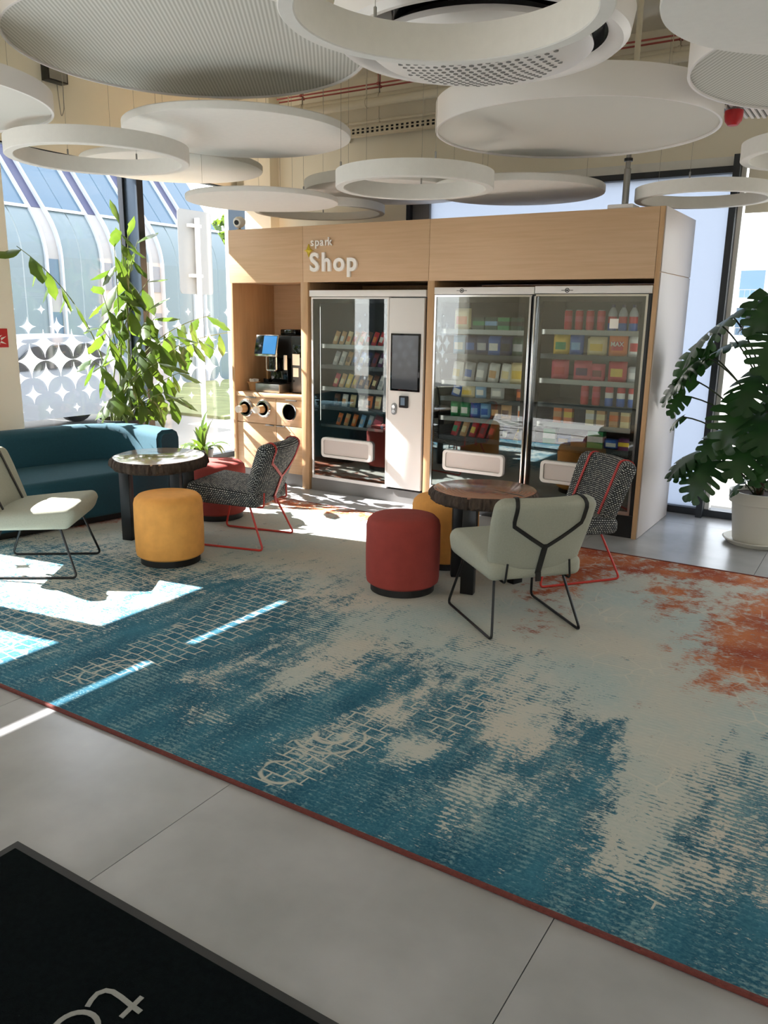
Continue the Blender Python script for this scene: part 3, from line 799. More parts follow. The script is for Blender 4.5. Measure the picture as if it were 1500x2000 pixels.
r = obj('bin_ring', lathe([(.072, 0), (.084, 0), (.084, -.008), (.074, -.010)], 36, c=(-4.803, 5.997, .718), axis='y', close=True), 'chrome', cc)
obj('bin_hole', lathe([(0, -.002), (.074, -.002), (.074, -.006)], 36, c=(-4.803, 5.998, .718), axis='y'), 'hole', r)
wt = obj('worktop', box(-5.469, -4.649, 5.99, 6.598, .836, .878, .003), 'oak', None); tag(wt, 'pale worktop slab over the coffee cabinet', 'worktop')

cm = thing('coffee_machine', 'black coffee machine with a tilted silver tablet and steel drip tray', 'coffee machine', (0, 0, .879))
obj('body', box(-5.20, -4.925, 6.22, 6.56, 0, .545, .012, 3), 'black', cm)
obj('brew_column', box(-5.17, -4.95, 6.16, 6.225, .10, .33, .01), 'black_gloss', cm)
obj('drip_tray', box(-5.27, -4.97, 6.05, 6.22, 0.004, .085, .006), 'steel', cm)
g = bmesh.new()
for i in range(9): add_box(g, -5.255, -4.985, 6.06 + i * .017, 6.066 + i * .017, .085, .09)
obj('grate', g, 'blackmetal', cm)
tbm = box(-.145, .145, -.012, .012, -.105, .105, .006)
tb_ = obj('tablet', tbm, 'chrome', cm, (-5.155, 6.10, .445)); tb_.rotation_euler = (-.22, 0, -.05)
obj('screen', box(-.137, .137, -.0145, -.0115, -.085, .098), 'screen', tb_)
o = obj('menu_display', box(-.035, .132, -.0155, -.0144, -.08, .092), mat('blue_display', (60, 128, 190), .2, emit=.55), tb_); o['label'] = 'lit blue menu area'
sp = obj('spout', box(-5.13, -5.05, 6.09, 6.17, .20, .34, .008), 'black_gloss', cm)
obj('spout_frame', tube(round_path([(-5.15, 6.085, .34), (-5.15, 6.085, .215), (-5.03, 6.085, .215), (-5.03, 6.085, .34)], .02), .009, 8), 'chrome', sp)
obj('steam_lever', box(-4.985, -4.955, 6.14, 6.16, .22, .36, .004), 'cup', cm)
obj('hopper', box(-5.15, -4.96, 6.3, 6.5, .545, .60, .01), 'black_gloss', cm)

mf = thing('milk_fridge', 'tall black milk cooler with grey door beside the coffee machine', 'fridge', (0, 0, .879))
obj('body', box(-4.915, -4.655, 6.17, 6.56, 0, .545, .01, 3), 'black', mf)
dd = obj('door', box(-4.885, -4.665, 6.155, 6.172, .012, .34, .004), mat('grey_door', (92, 92, 96), .3, metal=.4), mf)
obj('lock', lathe([(0, -.004), (.010, -.004), (.010, 0)], 16, c=(-4.872, 6.154, .12), axis='y'), 'black', dd)
obj('glossy_panel', box(-4.885, -4.665, 6.158, 6.172, .345, .46, .003), 'black_gloss', mf)
obj('notice', box(-4.885, -4.80, 6.1525, 6.1545, .27, .375), 'paper', mf); obj('notice', box(-4.88, -4.815, 6.1525, 6.1545, .16, .245), 'paper', mf)
bk = thing('sugar_basket', 'small round basket of paper sachets at the left end of the worktop', 'basket', (-5.392, 6.17, .879))
obj('bowl', lathe([(0, .004), (.042, 0.0), (.052, .05), (.060, .075), (.066, .078), (.066, .088), (.058, .088), (.046, .03), (0, .02)], 24), 'kraft', bk)
rnd = random.Random(4)
for i in range(5):
    o = obj('sachet', box(-.012, .012, -.002, .002, -.03, .035), 'paper', bk, (rnd.uniform(-.03, .03), rnd.uniform(-.03, .03), .08)); o.rotation_euler = (rnd.uniform(-.4, .4), rnd.uniform(-.4, .4), rnd.uniform(0, 3))
sc = thing('stirrer_cup', 'dark cup holding wooden stirrers behind the sugar basket', 'cup', (-5.335, 6.32, .879))
obj('cup', lathe([(0, 0), (.038, 0), (.046, .11), (.042, .11), (.036, .01), (0, .01)], 24), 'black', sc)
for i in range(7):
    o = obj('stirrer', box(-.005, .005, -.001, .001, 0, .17), 'kraft', sc, (rnd.uniform(-.015, .015), rnd.uniform(-.015, .015), .02)); o.rotation_euler = (rnd.uniform(-.18, .18), rnd.uniform(-.25, .25), rnd.uniform(0, 3))

# ------------------------------------------------------------------ vending machines
def machine(name, label, x0, x1, z0, z1, gx0, gx1, win, shelves, flap, plinth_m, frame_m):
    """win = (x0, x1, z0, z1) of the clear window inside the glass"""
    m = thing(name, label, 'vending machine', (0, 0, 0))
    Y0, Y1 = 5.995, 6.72
    bm = bmesh.new(); t = .03
    add_box(bm, x0, x0 + t, Y0 + .03, Y1, z0, z1); add_box(bm, x1 - t, x1, Y0 + .03, Y1, z0, z1)
    add_box(bm, x0 + t, x1 - t, Y1 - t, Y1, z0, z1); add_box(bm, x0 + t, x1 - t, Y0 + .03, Y1 - t, z1 - .07, z1); add_box(bm, x0 + t, x1 - t, Y0 + .03, Y1 - t, z0, z0 + t)
    obj('cabinet', bm, 'black', m)
    obj('header', box(x0, x1, Y0 - .012, Y0 + .03, z1 - .055, z1, .004), 'white', m)
    wx0, wx1, wz0, wz1 = win
    bm = bmesh.new(); f = .016
    add_box(bm, gx0 - f, gx0, Y0 - .006, Y0 + .03, z0 + .02, z1 - .06); add_box(bm, gx1, gx1 + f, Y0 - .006, Y0 + .03, z0 + .02, z1 - .06)
    add_box(bm, gx0, gx1, Y0 - .006, Y0 + .03, z1 - .074, z1 - .06); add_box(bm, gx0, gx1, Y0 - .006, Y0 + .03, z0 + .02, z0 + .05)
    obj('door_frame', bm, frame_m, m)
    obj('glass', box(gx0, gx1, Y0 + .001, Y0 + .007, z0 + .05, z1 - .074), 'vglass', m)
    bm = bmesh.new()
    add_box(bm, gx0, wx0, Y0 + .0075, Y0 + .03, z0 + .05, z1 - .074); add_box(bm, wx1, gx1, Y0 + .0075, Y0 + .03, z0 + .05, z1 - .074)
    add_box(bm, wx0, wx1, Y0 + .0075, Y0 + .03, wz1, z1 - .074); add_box(bm, wx0, wx1, Y0 + .0075, Y0 + .03, z0 + .05, wz0)
    obj('black_surround', bm, 'black_gloss', m)
    bm = box(wx0 - .03, wx1 + .03, 6.60, 6.61, wz0, wz1 + .02); add_box(bm, wx0 - .035, wx0 - .03, Y0 + .06, 6.61, wz0, wz1 + .02); add_box(bm, wx1 + .03, wx1 + .035, Y0 + .06, 6.61, wz0, wz1 + .02)
    obj('lining', bm, 'interior', m)
    for i, z in enumerate(shelves):
        s = obj('shelf', box(wx0 - .025, wx1 + .025, 6.075, 6.59, z - .012, z), 'shelf', m)
        obj('price_rail', box(wx0 - .025, wx1 + .025, 6.068, 6.075, z - .034, z + .004), 'steel' if i % 2 == 0 else 'shelf', s)
    for x in (wx0 - .02, wx1 + .012):
        obj('light_strip', box(x, x + .008, 6.036, 6.044, wz0 + .05, wz1 - .03), 'led', m)
    fx0, fx1, fz0, fz1 = flap
    bm = bmesh.new(); A = rrect(fx0, fx1, fz0, fz1, .035); B = rrect(fx0 + .028, fx1 - .028, fz0 + .026, fz1 - .022, .02)
    ya, yb = Y0 - .03, Y0 + .002
    va, vb = [bm.verts.new((p[0], ya + .006, p[1])) for p in A], [bm.verts.new((p[0], yb, p[1])) for p in A]
    vm = [bm.verts.new((p[0] * .985 + .015 * (fx0 + fx1) / 2, ya, p[1] * .95 + .05 * (fz0 + fz1) / 2)) for p in A]
    vc, vd = [bm.verts.new((p[0], ya, p[1])) for p in B], [bm.verts.new((p[0], yb, p[1])) for p in B]
    n = len(A)
    for P, Q in ((vb, va), (va, vm), (vm, vc), (vc, vd)):
        for i in range(n): bm.faces.new([P[i], P[(i + 1) % n], Q[(i + 1) % n], Q[i]])
    bmesh.ops.recalc_face_normals(bm, faces=bm.faces[:])
    fr = obj('delivery_frame', bm, 'white', m)
    obj('flap', prism([(p[0] * .993 + .007 * (fx0 + fx1) / 2, p[1] * .975 + .025 * (fz0 + fz1) / 2) for p in B], Y0 - .019, Y0 - .004, 'y', .002), 'laminate', fr)
    obj('plinth', box(x0, x1, Y0 + .005, Y0 + .05, 0, z0 + .015), plinth_m, m)
    obj('base', box(x0, x1, Y0 + .05, Y1, 0, z0), 'black', m)
    return m
S1 = [1.36, 1.175, .975, .80, .625]; S2 = [1.52, 1.32, 1.10, .965, .80, .635]; S3 = [1.535, 1.35, 1.16, .975, .82, .650]
m1 = machine('snack_machine', 'white snack vending machine with touchscreen panel, next to the coffee corner', -4.55, -3.345, .10, 1.835, -4.516, -3.722, (-4.46, -3.755, .615, 1.722), S1, (-4.413, -3.857, .335, .52), 'plinth', 'white')
dp = obj('control_door', box(-3.698, -3.356, 5.982, 6.02, .135, 1.77, .004), 'white', m1)
s_ = obj('touchscreen', box(-3.672, -3.381, 5.972, 5.984, .993, 1.478, .003), 'black_gloss', m1)
obj('display', box(-3.655, -3.398, 5.9695, 5.9725, 1.01, 1.462), 'screen', s_)
s_ = obj('card_reader', box(-3.573, -3.486, 5.955, 5.982, .852, .955, .008), 'black', m1)
obj('reader_display', box(-3.552, -3.51, 5.9525, 5.9555, .875, .94), mat('reader_lcd', (90, 110, 130), .2), s_)
s_ = obj('lock_plate', prism(rrect(-3.658, -3.604, .785, .885, .026), 5.972, 5.982, 'y', .002), 'steel', m1)
for z in (.815, .855): obj('lock', lathe([(0, -.008), (.017, -.008), (.017, 0)], 20, c=(-3.631, 5.972, z), axis='y'), 'chrome', s_)
m2 = machine('snack_machine', 'middle vending machine full of snack bags behind dark glass', -3.268, -2.402, .155, 1.853, -3.250, -2.432, (-3.205, -2.475, .61, 1.735), S2, (-3.137, -2.575, .355, .532), 'black', 'chrome')
m3 = machine('drinks_machine', 'right-hand vending machine stocked with cans and cartons', -2.396, -1.515, .155, 1.858, -2.372, -1.556, (-2.335, -1.59, .61, 1.745), S3, (-2.262, -1.70, .355, .532), 'black', 'chrome')
obj('sticker', box(-1.805, -1.74, 5.9935, 5.9955, 1.555, 1.625), 'paper', m3)
for m, x in ((m2, -2.418), (m3, -2.380)):
    obj('handle', box(x - .009, x + .009, 5.958, 5.988, .19, 1.785, .004), 'chrome', m)
for m, x in ((m2, -3.017), (m3, -2.14)):
    e = obj('emblem', lathe([(.012, 0), (.017, 0), (.017, -.003), (.012, -.003)], 20, c=(x, 5.983, 1.826), axis='y', close=True), 'black', m)
    bm = box(x - .045, x - .02, 5.981, 5.983, 1.824, 1.828); add_box(bm, x + .02, x + .045, 5.981, 5.983, 1.824, 1.828); add_box(bm, x - .007, x + .007, 5.981, 5.983, 1.821, 1.831)
    obj('emblem_bar', bm, 'black', e)

# ------------------------------------------------------------------ stock
PM = {}
PAL = {'red': (196, 34, 44), 'dark red': (120, 26, 34), 'pink': (206, 74, 96), 'orange': (226, 120, 48), 'yellow': (224, 188, 60), 'cream': (228, 210, 160), 'green': (36, 140, 84), 'dark green': (24, 72, 58),
       'blue': (36, 92, 178), 'dark blue': (30, 44, 96), 'light blue': (120, 170, 214), 'brown': (104, 66, 44), 'white': (226, 224, 220), 'silver': (176, 178, 182), 'black': (26, 26, 28), 'purple': (84, 40, 84), 'tan': (206, 158, 104)}
def pm(c):
    if c not in PM: PM[c] = mat('pack_' + c.replace(' ', '_'), PAL[c], .35, var=.08, scale=40)
    return PM[c]
MESH = {}
def bag_mesh(w, h, d):
    bm = bmesh.new(); nx, nz = 6, 8; g = []
    for s in (-1, 1):
        G = []
        for j in range(nz + 1):
            v = j / nz; row = []
            for i in range(nx + 1):
                u = i / nx; t = max(0, 1 - (2 * u - 1) ** 4) ** .6 * max(0, 1 - (2 * v - 1) ** 6) ** .6
                row.append(bm.verts.new(((u - .5) * w * (1 - .04 * t), s * d / 2 * t, v * h)))
            G.append(row)
        g.append(G)
        for j in range(nz):
            for i in range(nx):
                f = bm.faces.new([G[j][i], G[j][i + 1], G[j + 1][i + 1], G[j + 1][i]])
                f.material_index = 1 if (1 <= i <= nx - 2 and 2 <= j <= 4) else 0
    bmesh.ops.remove_doubles(bm, verts=bm.verts[:], dist=1e-5); bmesh.ops.recalc_face_normals(bm, faces=bm.faces[:]); return bm
def can_mesh(r, h):
    bm = bmesh.new()
    add_lathe(bm, [(0, 0), (r * .8, 0), (r, h * .06), (r, h * .42)], 14); n = len(bm.faces)
    add_lathe(bm, [(r, h * .42), (r, h * .70)], 14, mi=1)
    add_lathe(bm, [(r, h * .70), (r, h * .9), (r * .84, h * .97)], 14, mi=2); add_lathe(bm, [(r * .84, h * .97), (r * .8, h), (0, h * .985)], 14, mi=3); return bm
def bottle_mesh(r, h):
    bm = bmesh.new()
    add_lathe(bm, [(0, 0), (r * .85, 0), (r, h * .05), (r * .92, h * .3)], 14); add_lathe(bm, [(r * .92, h * .3), (r * .92, h * .55)], 14, mi=1)
    add_lathe(bm, [(r * .92, h * .55), (r, h * .62), (r * .8, h * .75), (r * .36, h * .9)], 14, mi=2); add_lathe(bm, [(r * .36, h * .9), (r * .4, h * .91), (r * .4, h), (0, h)], 14, mi=3); return bm
def carton_mesh(w, h, d):
    bm = box(-w / 2, w / 2, -d / 2, d / 2, 0, h * .36); add_box(bm, -w / 2 - .0005, w / 2 + .0005, -d / 2 - .0005, d / 2 + .0005, h * .36, h * .7, mi=1); add_box(bm, -w / 2, w / 2, -d / 2, d / 2, h * .7, h); return bm
def bar_mesh(w, h, d):
    bm = bag_mesh(w, h, d); return bm
BUILD = {'bag': bag_mesh, 'bar': bar_mesh, 'can': can_mesh, 'bottle': bottle_mesh, 'carton': carton_mesh}
NAME = {'bag': 'snack_bag', 'bar': 'snack_bar', 'can': 'drink_can', 'bottle': 'drink_bottle', 'carton': 'carton'}
SLOTS = {'bag': 2, 'bar': 2, 'can': 4, 'bottle': 4, 'carton': 2}
WORD = {'bag': 'snack bag', 'bar': 'snack bar', 'can': 'drink can', 'bottle': 'drink bottle', 'carton': 'carton'}
ORD = ['first', 'second', 'third', 'fourth', 'fifth', 'sixth', 'seventh', 'eighth', 'ninth', 'tenth', 'eleventh', 'twelfth']
def stock(kind, size, cols, x, z, label, group, lean=0.0, tw=0.0, y=6.11):
    key = (kind, size)
    if key not in MESH:
        bm = BUILD[kind](*size); finish(bm, 50); me = bpy.data.meshes.new(NAME[kind]); bm.to_mesh(me); bm.free()
        for _ in range(SLOTS[kind]): me.materials.append(pm('white'))
        MESH[key] = me
    o = bpy.data.objects.new(NAME[kind], MESH[key]); COL.objects.link(o)
    for i in range(SLOTS[kind]):
        o.material_slots[i].link = 'OBJECT'; o.material_slots[i].material = pm(cols[min(i, len(cols) - 1)])
    o.location = (x, y, z + .001); o.rotation_euler = (lean, tw, 0)
    return tag(o, label, WORD[kind].split()[-1], group)
ROWNAME = ['top', 'second', 'third', 'fourth', 'fifth', 'bottom']
def row(mname, ri, nrows, z, items):
    rn = ROWNAME[ri] if ri < nrows - 1 else 'bottom'
    cnt = 0
    for it in items:
        kind, size, cols, x = it[:4]; ex = it[4] if len(it) > 4 else {}
        o = stock(kind, size, cols, x, z, f"{cols[0]} {WORD[kind]}, {ORD[cnt]} from left, {rn} shelf of the {mname}", f"goods on the {rn} shelf of the {mname}", **ex)
        cnt += 1
    return o
A = 'touchscreen machine'
def bars(x0, x1, cols, h=.125, w=.05, d=.025, lean=-.22, tw=.25):
    n = len(cols); return [('bar', (w, h, d), c, x0 + (x1 - x0) * i / max(1, n - 1), dict(lean=lean, tw=tw)) for i, c in enumerate(cols)]
row(A, 0, 5, S1[0], bars(-4.36, -3.80, [('tan', 'cream'), ('tan', 'white'), ('cream', 'orange'), ('tan', 'red'), ('orange', 'cream'), ('brown', 'red'), ('red', 'orange'), ('red', 'white'), ('red', 'pink')]))
row(A, 1, 5, S1[1], bars(-4.36, -3.80, [('silver', 'white'), ('white', 'silver'), ('tan', 'brown'), ('dark blue', 'blue'), ('blue', 'white'), ('dark blue', 'silver'), ('dark red', 'purple'), ('purple', 'silver'), ('blue', 'silver')], .13))
row(A, 2, 5, S1[2], bars(-4.36, -3.80, [('pink', 'cream'), ('tan', 'cream'), ('yellow', 'cream'), ('tan', 'yellow'), ('brown', 'tan'), ('tan', 'brown'), ('brown', 'cream'), ('white', 'silver'), ('silver', 'blue')], .13))
row(A, 3, 5, S1[3], bars(-4.34, -3.80, [('brown', 'black'), ('white', 'tan'), ('cream', 'tan'), ('white', 'silver'), ('orange', 'brown'), ('cream', 'tan'), ('white', 'brown')], .115, .062, .04, -.12, .08))
row(A, 4, 5, S1[4], bars(-4.32, -3.98, [('orange', 'brown'), ('tan', 'orange'), ('orange', 'tan'), ('light blue', 'silver'), ('silver', 'light blue')], .115, .05, .03, -.22, .2) +
    [('bag', (.12, .12, .05), ('dark red', 'pink'), -3.90, dict(lean=-.4, tw=.3)), ('bag', (.12, .10, .05), ('light blue', 'white'), -3.82, dict(lean=-.8, tw=.1))])
B_ = 'middle machine'
row(B_, 0, 6, S2[0], [('bag', (.15, .17, .06), ('cream', 'orange'), -3.06), ('carton', (.10, .10, .08), ('dark green', 'green'), -2.90), ('carton', (.10, .10, .08), ('dark green', 'light blue'), -2.79), ('carton', (.10, .10, .08), ('green', 'dark green'), -2.68), ('carton', (.09, .10, .08), ('dark green', 'black'), -2.57)])
row(B_, 1, 6, S2[1], [('bag', (.12, .155, .06), c, -3.08 + i * .105) for i, c in enumerate([('light blue', 'white'), ('dark blue', 'blue'), ('dark blue', 'silver'), ('blue', 'white'), ('dark blue', 'black'), ('dark green', 'silver')])] + [('bag', (.06, .12, .04), ('pink', 'dark red'), -2.50)])
row(B_, 2, 6, S2[2], [('bag', (.095, .16, .06), c, -3.10 + i * .11, dict(tw=.12)) for i, c in enumerate([('white', 'cream'), ('silver', 'blue'), ('silver', 'white'), ('white', 'tan'), ('white', 'cream')])] + [('bag', (.13, .17, .06), ('cream', 'yellow'), -2.55)])
row(B_, 3, 6, S2[3], [('bag', (.10, .12, .05), ('blue', 'white'), -3.10, dict(tw=.3)), ('bag', (.13, .10, .05), ('cream', 'yellow'), -2.99), ('bag', (.10, .115, .05), ('light blue', 'white'), -2.87), ('bag', (.12, .115, .05), ('silver', 'white'), -2.72), ('bag', (.07, .12, .04), ('dark red', 'orange'), -2.52)])
row(B_, 4, 6, S2[4], [('bag', (.092, .135, .05), c, -3.10 + i * .093) for i, c in enumerate([('green', 'white'), ('green', 'white'), ('blue', 'light blue'), ('light blue', 'blue'), ('brown', 'tan'), ('tan', 'brown')])] + [('bar', (.05, .14, .03), ('white', 'orange'), -2.51)])
row(B_, 5, 6, S2[5], [('bar', (.06, .14, .045), c, -3.11 + i * .085, dict(lean=-.25, tw=.2)) for i, c in enumerate([('red', 'green'), ('tan', 'cream'), ('red', 'yellow'), ('red', 'dark red'), ('dark red', 'red')])] + [('bar', (.06, .13, .04), ('dark blue', 'white'), -2.64, dict(tw=.15)), ('bar', (.05, .13, .04), ('yellow', 'brown'), -2.54, dict(tw=.4))])
C_ = 'drinks machine'
RC = ('red', 'pink', 'red', 'silver'); BC = ('blue', 'white', 'red', 'dark blue'); BB = ('blue', 'red', 'silver', 'dark blue')
row(C_, 0, 6, S3[0], [('can', (.03, .15), RC, -2.16 + i * .085) for i in range(4)] + [('bottle', (.034, .19), BB, -1.82 + i * .078) for i in range(3)])
o = row(C_, 1, 6, S3[1], [('bag', (.13, .15, .06), ('yellow', 'green'), -2.20), ('bag', (.11, .15, .06), ('blue', 'light blue'), -2.08), ('bag', (.15, .14, .06), ('cream', 'yellow'), -1.92), ('bag', (.14, .175, .07), ('orange', 'red'), -1.76), ('bag', (.10, .16, .06), ('white', 'red'), -1.635)])
bag = [b for b in bpy.data.objects if b.get('label', '').startswith('orange snack bag, fourth from left, second shelf of the drinks')][0]
text_obj('lettering', 'MAX', .046, (0, -.038, .075), (PI / 2, 0, 0), 'cup', bag, .001, .001, 'CENTER')
row(C_, 2, 6, S3[2], [('bag', (.14, .15, .06), ('pink', 'red'), -2.20), ('bag', (.14, .15, .06), ('pink', 'purple'), -2.02), ('bag', (.11, .13, .06), ('pink', 'dark red'), -1.90), ('bag', (.14, .16, .07), ('red', 'yellow'), -1.75), ('bag', (.09, .12, .06), ('silver', 'white'), -1.63)])
row(C_, 3, 6, S3[3], [('can', (.031, .15), RC, -1.99), ('can', (.031, .15), RC, -1.90), ('can', (.031, .15), BC, -1.80), ('can', (.031, .15), BC, -1.71), ('can', (.031, .15), BC, -1.625)])
row(C_, 4, 6, S3[4], [('carton', (.065, .13, .05), c, x) for c, x in zip([('orange', 'tan'), ('orange', 'yellow'), ('cream', 'white'), ('tan', 'cream'), ('tan', 'orange'), ('cream', 'tan')], (-2.19, -2.105, -1.93, -1.845, -1.745, -1.66))])
row(C_, 5, 6, S3[5], [('carton', (.10, .12, .09), ('green', 'white'), -2.24), ('bag', (.12, .08, .06), ('blue', 'tan'), -2.13), ('carton', (.12, .09, .09), ('brown', 'purple'), -2.0), ('carton', (.12, .13, .09), ('green', 'white'), -1.87), ('bag', (.12, .08, .06), ('blue', 'white'), -1.75), ('carton', (.10, .09, .08), ('purple', 'yellow'), -1.64)])

# things on the kiosk roof
cmr = thing('security_camera', 'small white dome camera on the left end of the kiosk roof', 'camera', (-5.42, 6.05, KT))
obj('bracket', lathe([(0, 0), (.03, 0), (.03, .01), (.012, .015), (.012, .05), (0, .05)], 16), 'brass', cmr)
h = obj('housing', lathe([(0, -.07), (.035, -.065), (.05, -.03), (.05, .02), (.04, .06), (0, .075)], 24, axis='y'), 'cup', cmr, (0, 0, .075)); h.rotation_euler = (.15, 0, .35)
obj('lens', lathe([(0, -.076), (.022, -.074), (.022, -.06)], 20, axis='y'), 'black', h)
pl = thing('power_pole', 'chrome service pole from the kiosk roof up to the ceiling', 'pole', (-1.80, 6.12, KT))
obj('base', box(-.09, .09, -.12, .06, 0, .03, .005), 'white', pl)
obj('tube', lathe([(0, .03), (.024, .03), (.024, .28), (.018, .285), (.018, .56), (0, .56)], 16), 'steel', pl)
obj('upper_tube', lathe([(0, .56), (.020, .56), (.020, CZ - KT), (0, CZ - KT)], 16), 'pipe', pl)
obj('collar', lathe([(.018, .33), (.03, .33), (.03, .35), (.018, .35)], 16, close=True), 'black', pl)

# ------------------------------------------------------------------ stools, tables, chairs, sofa
GZ = .0105                                                # top of the carpet pile
def stool(x, y, m, label, r=.222):
    s = thing('pouf_stool', label, 'stool', (x, y, GZ), 0, 'round velvet stools')
    obj('base', lathe([(0, 0), (r - .028, 0), (r - .028, .05), (0, .05)], 48), 'ubase', s)
    obj('cushion', lathe([(0, .045), (r - .02, .045), (r - .004, .058), (r, .085), (r + .002, .22), (r, .40), (r - .008, .43), (r - .03, .452), (r - .07, .461), (0, .466)], 56), m, s)
    return s
stool(-2.353, 4.006, 'velvet_red', 'dark red velvet stool with black base, closest to the camera')
stool(-3.925, 3.616, 'velvet_yellow', 'mustard velvet stool in front of the left tree-slab table')
stool(-2.39, 4.62, 'velvet_yellow', 'mustard velvet stool half hidden behind the red stool and right table')
stool(-4.51, 4.69, 'velvet_red', 'bright red velvet stool behind the left tweed chair', .225)

def slab_mat(name, c1, c2, c3, rough, heart):
    """c1/c2 ring colours, c3 heartwood within an irregular radius"""
    m, nt, N, L, P = new_mat(name)
    tc = N.new('ShaderNodeTexCoord'); nz = N.new('ShaderNodeTexNoise'); nz.inputs['Scale'].default_value = 6; nz.inputs['Detail'].default_value = 5
    L.new(tc.outputs['Object'], nz.inputs['Vector'])
    wv = N.new('ShaderNodeTexWave'); wv.wave_type = 'RINGS'; wv.rings_direction = 'Z'; wv.inputs['Scale'].default_value = 14; wv.inputs['Distortion'].default_value = 5; wv.inputs['Detail'].default_value = 3; wv.inputs['Detail Scale'].default_value = 1.2
    L.new(tc.outputs['Object'], wv.inputs['Vector'])
    a = N.new('ShaderNodeMixRGB'); a.inputs[1].default_value = lin(c1); a.inputs[2].default_value = lin(c2); L.new(wv.outputs['Fac'], a.inputs[0])
    sx = N.new('ShaderNodeVectorMath'); sx.operation = 'MULTIPLY'; sx.inputs[1].default_value = (1, 1, 0); L.new(tc.outputs['Object'], sx.inputs[0])
    ln = N.new('ShaderNodeVectorMath'); ln.operation = 'LENGTH'; L.new(sx.outputs[0], ln.inputs[0])
    ad = N.new('ShaderNodeMath'); ad.operation = 'MULTIPLY_ADD'; ad.inputs[1].default_value = .34; L.new(nz.outputs['Fac'], ad.inputs[0]); L.new(ln.outputs['Value'], ad.inputs[2])
    mr = N.new('ShaderNodeMapRange'); mr.inputs[1].default_value = heart + .17 - .02; mr.inputs[2].default_value = heart + .17 + .03; mr.inputs[3].default_value = .85; mr.inputs[4].default_value = 0; L.new(ad.outputs[0], mr.inputs[0])
    b = N.new('ShaderNodeMixRGB'); b.inputs[2].default_value = lin(c3); L.new(mr.outputs[0], b.inputs[0]); L.new(a.outputs[0], b.inputs[1])
    L.new(b.outputs[0], P.inputs['Base Color']); P.inputs['Roughness'].default_value = rough; P.inputs['Coat Weight'].default_value = .7; P.inputs['Coat Roughness'].default_value = rough * .5
    return m
def tree_table(x, y, r, ecc, rot, label, wm, legs, seed, crack):
    t = thing('slab_table', label, 'table', (x, y, GZ), 0, None)
    rnd = random.Random(seed); n = 160; H0, H1 = .525, .608
    ph = [rnd.uniform(0, 2 * PI) for _ in range(6)]
    def R(a):
        v = r * (1 + ecc * math.cos(2 * (a - rot)))
        for i, p in enumerate(ph): v += r * .012 / (1 + i * .4) * math.sin((i + 2) * a + p)
        return v
    bm = bmesh.new(); rings = []
    fur = [rnd.gauss(0, 1) for _ in range(n)]
    levels = [(H0, -.03), (H0 + .006, -.008), (H0 + .025, .010), (H0 + .05, .008), (H0 + .072, .0), (H1 - .002, -.006)]
    for z, o_ in levels:
        rings.append([])
        for i in range(n):
            a = 2 * PI * i / n; d = o_ + (.0062 * fur[i] + .003 * rnd.gauss(0, 1)) * (1 if z > H0 and z < H1 - .01 else .3)
            rr = R(a) + d; rings[-1].append(bm.verts.new((rr * math.cos(a), rr * math.sin(a), z)))
    for A_, B2 in zip(rings[:-1], rings[1:]):
        for i in range(n): bm.faces.new([A_[i], A_[(i + 1) % n], B2[(i + 1) % n], B2[i]])
    c0 = bm.verts.new((0, 0, H0))
    for i in range(n): bm.faces.new([c0, rings[0][(i + 1) % n], rings[0][i]])
    bmesh.ops.recalc_face_normals(bm, faces=bm.faces[:])
    o = obj('bark_edge', bm, 'bark', t, angle=60)
    bm = bmesh.new(); top = []
    for z, k in ((H1 - .012, -.010), (H1 - .002, -.008), (H1, -.013)):
        top.append([bm.verts.new(((R(2 * PI * i / n) + k) * math.cos(2 * PI * i / n), (R(2 * PI * i / n) + k) * math.sin(2 * PI * i / n), z)) for i in range(n)])
    for A_, B2 in zip(top[:-1], top[1:]):
        for i in range(n): bm.faces.new([A_[i], A_[(i + 1) % n], B2[(i + 1) % n], B2[i]])
    bm.faces.new(top[-1])
    o = obj('table_top', bm, wm, t)
    if crack is not None:
        ca, sa = math.cos(crack), math.sin(crack)
        pts = []
        for d, w_ in ((.06, .002), (.12, .005), (.2, .007), (r * .95, .010)):
            pts.append((d, w_))
        poly = [(d * ca - w_ * sa, d * sa + w_ * ca) for d, w_ in pts] + [(d * ca + w_ * sa, d * sa - w_ * ca) for d, w_ in reversed(pts)]
        obj('crack', prism(poly, H1 - .004, H1 + .0008), 'black', t)
    for lx, ly, a in legs:
        obj('leg', box(-.04, .04, -.028, .028, 0, H0 + .004, .003), 'blackmetal', t, (lx, ly, 0), a)
    obj('top_plate', lathe([(0, H0 - .004), (r * .55, H0 - .004), (r * .55, H0 + .001), (0, H0 + .001)], 32), 'blackmetal', t)
    return t
w1 = slab_mat('walnut_slab', (178, 128, 104), (158, 110, 88), (138, 66, 48), .22, .16)
w2 = slab_mat('pale_slab', (190, 160, 138), (168, 136, 112), (128, 90, 72), .16, .15)
tree_table(-1.985, 4.345, .306, .03, .6, 'round reddish tree-slab table with bark edge at the right', w1, [(-.20, .06, .6), (.005, -.20, .2), (.16, .15, 1.2)], 3, -.25)
tree_table(-4.40, 3.99, .345, .05, 2.2, 'round tree-slab table with glossy top in front of the sofa', w2, [(-.145, -.19, .25), (-.06, .21, .3), (.20, .08, .9)], 5, None)

